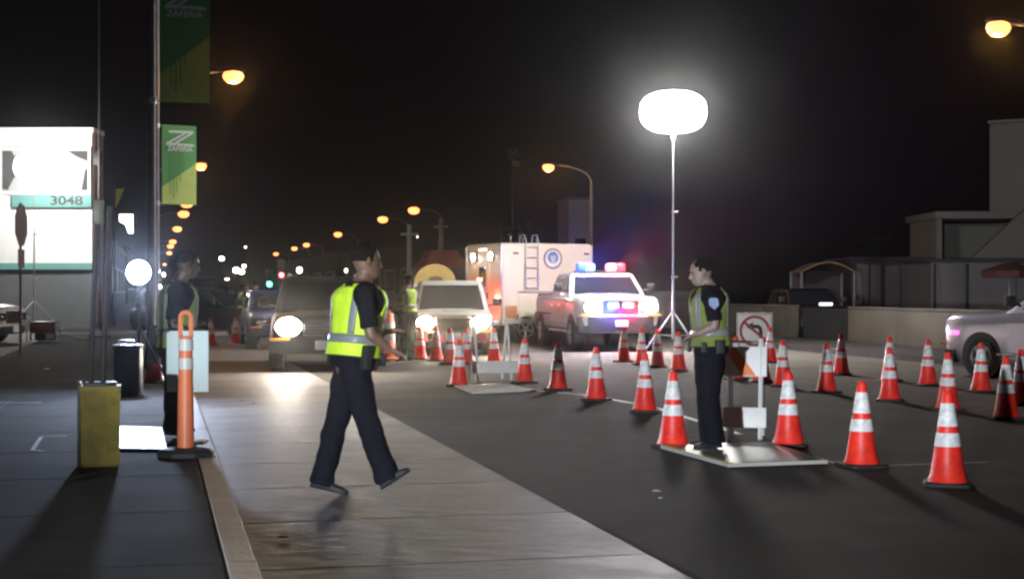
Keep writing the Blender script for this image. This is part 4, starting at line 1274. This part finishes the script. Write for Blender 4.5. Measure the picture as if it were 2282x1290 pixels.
def person(label, base, J, face_dir, torso_dir, skin=M_skin, hair=M_hair, vest=M_vest, trousers=M_navy, shirt=M_navy, vox=.0075, wide=1.0, has_vest=True, group=None, band_m=None, cap=False, leg=1.0, head_tilt=(0, 0, 0), patch=False, gear=True):
    """J: joints in metres relative to base; hips, knees, ankles, toes, pelvis, neck, head, shoulders, elbows, wrists, hands"""
    t = thing('person', label, 'person', base, 0, group)
    J = {k: V(v) for k, v in J.items()}
    fd = V((*face_dir, 0)).normalized()
    td = V((*torso_dir, 0)).normalized()
    up = (J['neck'] - J['pel']).normalized()
    sd = td.cross(V((0, 0, 1))).normalized()      # the person's right-hand side
    f2 = up.cross(sd) * -1
    f2 = sd.cross(up) * -1
    if f2.dot(td) < 0: f2 = -f2
    ln = (J['neck'] - J['pel']).length
    def tp(u):
        for (a, b) in zip(TORSO, TORSO[1:]):
            if a[0] <= u <= b[0]:
                k = (u - a[0]) / (b[0] - a[0]); k = k * k * (3 - 2 * k)
                return lerp(a[1], b[1], k) * wide, lerp(a[2], b[2], k) * wide
        e = TORSO[0] if u < 0 else TORSO[-1]
        return e[1] * wide, e[2] * wide
    def surf(u, ang, off):
        rs, rf = tp(u)
        c = J['pel'] + up * (u * ln)
        ca, sa = math.cos(ang), math.sin(ang)
        q = .8
        return c + sd * (rs + off) * math.copysign(abs(ca) ** q, ca) + f2 * (rf + off) * math.copysign(abs(sa) ** q, sa)
    def torso(mb, us, off, n=28, cap_=True):
        mb.loft([[surf(u, 2 * math.pi * i / n, off) for i in range(n)] for u in us], cap_)
    # --- one continuous body
    b = MB()
    b.loft([[surf(x[0], 2 * math.pi * i / 28, -.016 if x[0] < .95 else 0) for i in range(28)] for x in TORSO])
    hu = V((*head_tilt,)) + V((0, 0, 1)); hu.normalize()
    hf = (fd - hu * fd.dot(hu)).normalized()
    hs = hf.cross(hu)
    hc = J['head']
    b.tube([J['neck'] - up * .06, J['neck'] + up * .02, hc - hu * .07], [.068, .06, .056], 14, 3)
    HEAD_R = [(-.122, .035, .022, .024), (-.112, .034, .042, .05), (-.085, .022, .057, .074), (-.045, .008, .066, .088), (0, .0, .073, .097), (.04, -.004, .076, .100), (.075, -.008, .070, .092), (.100, -.010, .052, .068), (.114, -.012, .028, .036), (.118, -.012, .006, .008)]
    def headring(r, grow=0, back=0):
        z, f, rs, rf = r
        return [hc + hu * z + hf * (f + math.sin(a) * (rf + grow) - back) + hs * math.cos(a) * (rs + grow) for a in [2 * math.pi * i / 24 for i in range(24)]]
    b.loft([headring(r) for r in HEAD_R])
    b.tube([hc + hu * .012 + hf * .088, hc - hu * .022 + hf * .105, hc - hu * .040 + hf * .110, hc - hu * .05 + hf * .088], [.009, .012, .016, .012], 8, 2)
    b.tube([hc + hu * .026 + hs * .045 + hf * .080, hc + hu * .03 + hf * .097, hc + hu * .026 - hs * .045 + hf * .080], .010, 8, 2)
    b.tube([hc - hu * .074 + hs * .022 + hf * .083, hc - hu * .074 + hf * .094, hc - hu * .074 - hs * .022 + hf * .083], .009, 8, 2)
    for s in (-1, 1):
        b.tube([hc + hs * s * .072 + hu * .02 - hf * .002, hc + hs * s * .082 + hu * .002 - hf * .008, hc + hs * s * .073 - hu * .03 + hf * .002], [.014, .017, .011], 8, 3)
    for S, s in (('R', 1), ('L', -1)):
        sh, el, wr, ha = J['sh' + S], J['el' + S], J['wr' + S], J['ha' + S]
        b.tube([J['neck'] - up * .10 + sd * s * .06, sh, lerp(sh, el, .5), el, lerp(el, wr, .35), wr], [.06, .062, .048, .042, .041, .028], 14, 4)
        hd = (ha - wr).normalized()
        pl = hd.cross(up)
        if pl.length < .2: pl = hd.cross(td)
        pl.normalize()
        pn = hd.cross(pl).normalized()
        k0 = wr + hd * .095
        b.tube([wr - hd * .01, wr + hd * .035, wr + hd * .075, k0], [.028, .037, .042, .038], 12, 2, flat=.5, ref=pl)
        for q, (o, l) in enumerate(((-.030, .066), (-.010, .075), (.010, .070), (.029, .056))):
            r0 = wr + hd * .08 + pl * o
            b.tube([r0, r0 + hd * l * .45 + pn * .004, r0 + hd * l * .8 + pn * .018, r0 + hd * l * .95 + pn * .036], [.0105, .010, .009, .0075], 8, 2)
        r0 = wr + hd * .03 - pl * .032
        b.tube([r0, r0 + hd * .03 - pl * .022, r0 + hd * .058 - pl * .022 + pn * .012], [.0135, .0115, .009], 8, 2)
        hp, kn, an, to = J['hp' + S], J['kn' + S], J['an' + S], J['to' + S]
        b.tube([hp + V((0, 0, .03)), lerp(hp, kn, .3), lerp(hp, kn, .75), kn, lerp(kn, an, .3), lerp(kn, an, .8), an], [.066, .064, .052, .050, .052, .036, .034], 14, 3)
        b.tube([an + (an - to).normalized() * .03 - V((0, 0, .01)), lerp(an, to, .5) - V((0, 0, .01)), to], [.03, .026, .016], 10, 2)
    finish('body', remesh(b, vox, 1), skin, t, 180)
    # --- eyes
    for s in (-1, 1):
        MB().lathe([(.002, -.009), (.0085, -.004), (.0095, 0), (.0085, .004), (.002, .009)], 10, hc + hs * s * .030 + hu * .008 + hf * .0865).build('eye', M_leather, t)
    # --- hair
    HR = [r for r in HEAD_R if r[0] >= 0]
    hb = MB().loft([headring(r, .009, .020 if r[0] < .05 else .010) for r in HR[:-1]] + [headring((.128, -.014, .012, .016), 0, 0)])
    finish('hair', remesh(hb, .006, 1, .004, (60, 60, 60)), hair, t, 180)
    if cap:
        MB().loft([headring((.045, -.004, .085, .108)), headring((.10, -.008, .084, .106)), headring((.125, -.01, .06, .08))]).build('cap', M_navy, t)
    # --- trousers
    tb = MB()
    torso(tb, [-.12, -.05, 0, .08, .16], .014)
    for S in 'RL':
        hp, kn, an = J['hp' + S], J['kn' + S], J['an' + S]
        hem = lerp(an, kn, .08)
        tb.tube([hp + V((0, 0, .06)), lerp(hp, kn, .25), lerp(hp, kn, .7), kn, lerp(kn, an, .35), lerp(kn, an, .75), lerp(kn, an, 1.06)], [.108 * leg, .112 * leg, .094 * leg, .087 * leg, .086 * leg, .084 * leg, .090 * leg], 18, 4)
    finish('trousers', remesh(tb, .012, 2, .011, (13, 13, 9)), trousers, t, 180)
    # --- shirt
    sb_ = MB()
    torso(sb_, [.0, .1, .3, .5, .66, .8, .9, .97, 1.02], .016)
    for S, s in (('R', 1), ('L', -1)):
        sh, el = J['sh' + S], J['el' + S]
        sb_.tube([J['neck'] - up * .10 + sd * s * .07, sh - sd * s * .01, lerp(sh, el, .5), lerp(sh, el, .86)], [.07, .078, .069, .066], 16, 4)
    sh_o = finish('shirt', remesh(sb_, .011, 2, .008), shirt, t, 180)
    if patch:
        s = 1 if J['shR'].y < J['shL'].y else -1
        S = 'R' if s == 1 else 'L'
        c = lerp(J['sh' + S], J['el' + S], .30) + sd * s * .082
        ax = (J['el' + S] - J['sh' + S]).normalized()
        MB().slab([c + td * x * .042 - ax * z * .05 for x, z in ((-1, .7), (-.6, 1), (.6, 1), (1, .7), (1, -.3), (0, -1.1), (-1, -.3))], .02).build('shoulder_patch', mat('patch_blue', (.25, .32, .50), .7), sh_o, 0)
    # --- vest
    if has_vest:
        vb = MB()
        us = [.04 + .02 * k for k in range(48)]
        N = 64
        rings = []
        for u in us:
            fl = .032 + .010 * max(0, .3 - u) / .3
            rings.append([surf(u, 2 * math.pi * i / N, fl) for i in range(N)])
        hole = []
        fs = []
        for k in range(len(us) - 1):
            um = (us[k] + us[k + 1]) / 2
            for i in range(N):
                am = 2 * math.pi * (i + .5) / N
                side_d = min(abs(math.atan2(math.sin(am - a0), math.cos(am - a0))) for a0 in (0, math.pi))
                front_d = abs(math.atan2(math.sin(am - math.pi / 2), math.cos(am - math.pi / 2)))
                if um > .60 and side_d < .26 + .50 * min(1, (um - .60) / .2): continue        # arm holes
                if um > .66 and front_d < (um - .66) * 1.5: continue                           # V neck
                if um > .93 and side_d > 1.15: continue
                j = (i + 1) % N
                fs.append((k * N + i, k * N + j, (k + 1) * N + j, (k + 1) * N + i))
        vb.add([p for r in rings for p in r], fs)
        me = bpy.data.meshes.new('safety_vest')
        me.from_pydata(vb.v, [], vb.f); me.update()
        bm = bmesh.new(); bm.from_mesh(me)
        bmesh.ops.delete(bm, geom=[v for v in bm.verts if not v.link_faces], context='VERTS')
        for v in bm.verts:
            d_ = noise.noise(v.co * 9) * .010 + noise.noise(V((v.co.x * 25, v.co.y * 25, v.co.z * 8))) * .005
            v.co += v.normal * d_
        bmesh.ops.recalc_face_normals(bm, faces=bm.faces)
        bm.to_mesh(me); bm.free()
        vo = finish('safety_vest', me, vest, t, 180)
        so = vo.modifiers.new('thickness', 'SOLIDIFY'); so.thickness = .006; so.offset = 0
        bm_ = band_m or M_band
        mb = MB(); n = 40
        mb.loft([[surf(u, 2 * math.pi * i / n, .052) for i in range(n)] for u in (.20, .24, .28, .315)], False)
        def ribbon(name, a0, w, u0, u1):
            mb = MB()
            us = [lerp(u0, u1, k / 12) for k in range(13)]
            mb.loft([[surf(u, a0 + x, .047 - (.005 if u > .6 else 0)) for x in (-w, -w / 2, 0, w / 2, w)] for u in us], False, False)
            o = mb.build(name, bm_, vo, 180)
            s_ = o.modifiers.new('thickness', 'SOLIDIFY'); s_.thickness = .004
        o = mb.build('reflective_band', bm_, vo, 180)
        s_ = o.modifiers.new('thickness', 'SOLIDIFY'); s_.thickness = .004
        for a in (R(50), R(130), R(-50), R(-130)):
            ribbon('reflective_stripe', a, .16, .32, .90)
    # --- belt, shoes
    if gear:
        mb = MB()
        mb.loft([[surf(u, 2 * math.pi * i / 32, o) for i in range(32)] for u, o in ((.02, .024), (.025, .032), (.105, .032), (.11, .024))], False)
        bo = mb.build('belt', M_leather, t, 180)
        for a, sz in ((R(-5), (.06, .07, .17)), (R(185), (.06, .08, .12)), (R(60), (.07, .04, .10)), (R(150), (.05, .05, .09))):
            c = surf(.03, a, .055)
            M = Matrix((sd, f2, up)).transposed()
            MB().box(c, sz, M, bev=.012).build('holster' if sz[2] > .15 else 'pouch', M_leather, bo)
    for S in 'RL':
        an, to, kn = J['an' + S], J['to' + S], J['kn' + S]
        ud = (kn - an).normalized()
        dv = (to - an); 
        sole_n = dv.cross(V((0, 0, 1)).cross(dv)).normalized()
        side = dv.cross(V((0, 0, 1))).normalized()
        fw = dv.normalized()
        upv = side.cross(fw).normalized()
        if upv.z < 0: upv = -upv
        fh = V((dv.x, dv.y, 0)).normalized()
        # foot axis from the heel to the toe along the sole
        heel = an - upv * .045 - fw * .065
        rings = []
        Ls = (to - heel).length + .02
        for f_, w, h in ((0, .026, .05), (.04, .036, .07), (.22, .040, .085), (.42, .043, .072), (.62, .050, .056), (.82, .047, .046), (.95, .034, .034), (1.0, .016, .018)):
            c = heel + (to - heel).normalized() * Ls * f_ - upv * .028
            rings.append([c + side * w * math.copysign(abs(math.cos(a)) ** .6, math.cos(a)) + upv * (h * .5 + h * .5 * math.copysign(abs(math.sin(a)) ** .6, math.sin(a))) for a in [R(11.25 + 22.5 * k) for k in range(16)]])
        MB().loft(rings).build('shoe', M_leather, t, 60)
    return t

def joints(d, base, pts):
    """joint positions read off the photograph at the person's distance, as (px, py, depth offset)"""
    out = {}
    for k, (px, py, dy) in pts.items():
        q = at(px, py, d + dy)
        out[k] = q - base
    return out

# officer striding to the right
d = 10.64
base = V((at(790, 0, d).x, d, .016))
J = joints(d, base, dict(
    pel=(786, 800, 0), neck=(806, 632, .02), head=(816, 582, .03),
    hpR=(787, 812, -.09), knR=(817, 932, -.11), anR=(862, 1062, -.12), toR=(906, 1045, -.14),
    hpL=(782, 812, .09), knL=(750, 940, .08), anL=(718, 1070, .09), toL=(772, 1093, .06),
    shR=(812, 655, -.18), elR=(826, 742, -.22), wrR=(868, 778, -.16), haR=(900, 792, -.13),
    shL=(795, 652, .19), elL=(816, 730, .26), wrL=(858, 742, .22), haL=(884, 735, .2)))
person('officer in a bright yellow vest striding right across the concrete lane', base, J, (.92, .40), (.80, .60), wide=1.03, leg=1.0)

# officer standing side on at the right, facing left
d = 13.43
base = V((at(1580, 0, d).x, d, .04))
J = joints(d, base, dict(
    pel=(1584, 775, 0), neck=(1578, 638, 0), head=(1563, 606, 0),
    hpL=(1580, 785, -.09), knL=(1578, 890, -.11), anL=(1590, 982, -.12), toL=(1550, 993, -.18),
    hpR=(1585, 785, .09), knR=(1578, 890, .11), anR=(1584, 980, .14), toR=(1540, 984, .16),
    shL=(1584, 655, -.19), elL=(1592, 725, -.24), wrL=(1555, 744, -.20), haL=(1530, 752, -.14),
    shR=(1578, 655, .19), elR=(1588, 725, .24), wrR=(1556, 748, .16), haR=(1532, 752, .08)))
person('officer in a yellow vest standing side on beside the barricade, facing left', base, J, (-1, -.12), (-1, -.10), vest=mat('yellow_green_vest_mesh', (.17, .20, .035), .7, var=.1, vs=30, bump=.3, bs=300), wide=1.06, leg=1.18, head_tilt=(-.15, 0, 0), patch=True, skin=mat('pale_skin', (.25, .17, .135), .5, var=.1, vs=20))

# officer on the left pavement
d = 13.5
base = V((at(392, 0, d).x, d, .156))
J = joints(d, base, dict(
    pel=(393, 780, 0), neck=(398, 632, 0), head=(418, 588, 0),
    hpR=(390, 790, -.08), knR=(389, 875, -.10), anR=(386, 955, -.10), toR=(418, 966, -.16),
    hpL=(397, 790, .08), knL=(399, 875, .08), anL=(397, 948, .10), toL=(430, 955, .08),
    shR=(392, 650, -.18), elR=(384, 722, -.22), wrR=(420, 738, -.20), haR=(446, 732, -.15),
    shL=(402, 650, .18), elL=(404, 722, .24), wrL=(430, 722, .18), haL=(450, 715, .1)))
person('officer in a dark green vest standing on the left pavement behind the orange post', base, J, (.95, .35), (.9, .35), vest=mat('dark_green_vest_mesh', (.16, .24, .06), .8, var=.15, vs=30), band_m=mat('dull_tape', (.16, .18, .13), .6), skin=M_skin_dark, wide=1.12, leg=1.02, head_tilt=(.18, 0, 0))

# officer at the white van, seen from behind
d = 30.2
base = V((at(907, 0, d).x, d, .01))
def small(d, base, cx, y_feet, hgt, lean=0.0, arm=0.0, fx=1):
    s = hgt / 1.76
    P = {}
    def q(x, y, z): return V((x * s + lean * z * s, y * s, z * s))
    P['pel'] = q(0, 0, .98); P['neck'] = q(0, 0, 1.48); P['head'] = q(.02 * fx, 0, 1.63)
    for S, k in (('R', 1), ('L', -1)):
        P['hp' + S] = q(.09 * k, 0, .93); P['kn' + S] = q(.11 * k, 0, .50); P['an' + S] = q(.11 * k, 0, .085); P['to' + S] = q(.13 * k, .17, .03)
        P['sh' + S] = q(.20 * k, 0, 1.42); P['el' + S] = q(.26 * k, -.02, 1.14); P['wr' + S] = q(.24 * k, .16, 1.0 + arm); P['ha' + S] = q(.22 * k, .26, 1.02 + arm)
    return P
def turn(P, a):
    M = Matrix.Rotation(a, 3, 'Z')
    return {k: M @ v for k, v in P.items()}
a = R(50)
person('officer in a yellow vest at the white van, back turned', base, turn(small(d, base, 0, 0, 1.78, arm=.04), a), (-math.sin(a), math.cos(a)), (-math.sin(a), math.cos(a)), vox=.012, leg=1.05)
# two figures far back at the dark car
d = 41.0
base = V((at(545, 0, d).x, d, .01))
a = R(-60)
person('officer in a yellow vest far back beside the dark car', base, turn(small(d, base, 0, 0, 1.66, arm=.05), a), (-math.sin(a), math.cos(a)), (-math.sin(a), math.cos(a)), vox=.014)
base = V((at(568, 0, 41.6).x, 41.6, .01))
a = R(75)
person('person in a beige shirt talking to the far officer', base, turn(small(d, base, 0, 0, 1.68, arm=.12), a), (-math.sin(a), math.cos(a)), (-math.sin(a), math.cos(a)), vox=.014, has_vest=False, shirt=M_beige, gear=False)

# ------------------------------------------------------------------ air of the night

me = MB().box((0, 175, 14.5), (300, 430, 31.1)).mesh('haze')
o = bpy.data.objects.new('haze', me); COL.objects.link(o)
hm = bpy.data.materials.new('night_haze'); hm.use_nodes = True
nt = hm.node_tree; nt.nodes.clear()
out = nt.nodes.new('ShaderNodeOutputMaterial'); pv = nt.nodes.new('ShaderNodeVolumePrincipled')
pv.inputs['Color'].default_value = (.9, .9, .92, 1)
pv.inputs['Density'].default_value = HAZE
pv.inputs['Anisotropy'].default_value = .965
nt.links.new(pv.outputs[0], out.inputs['Volume'])
me.materials.append(hm)
tag(o, kind='stuff')
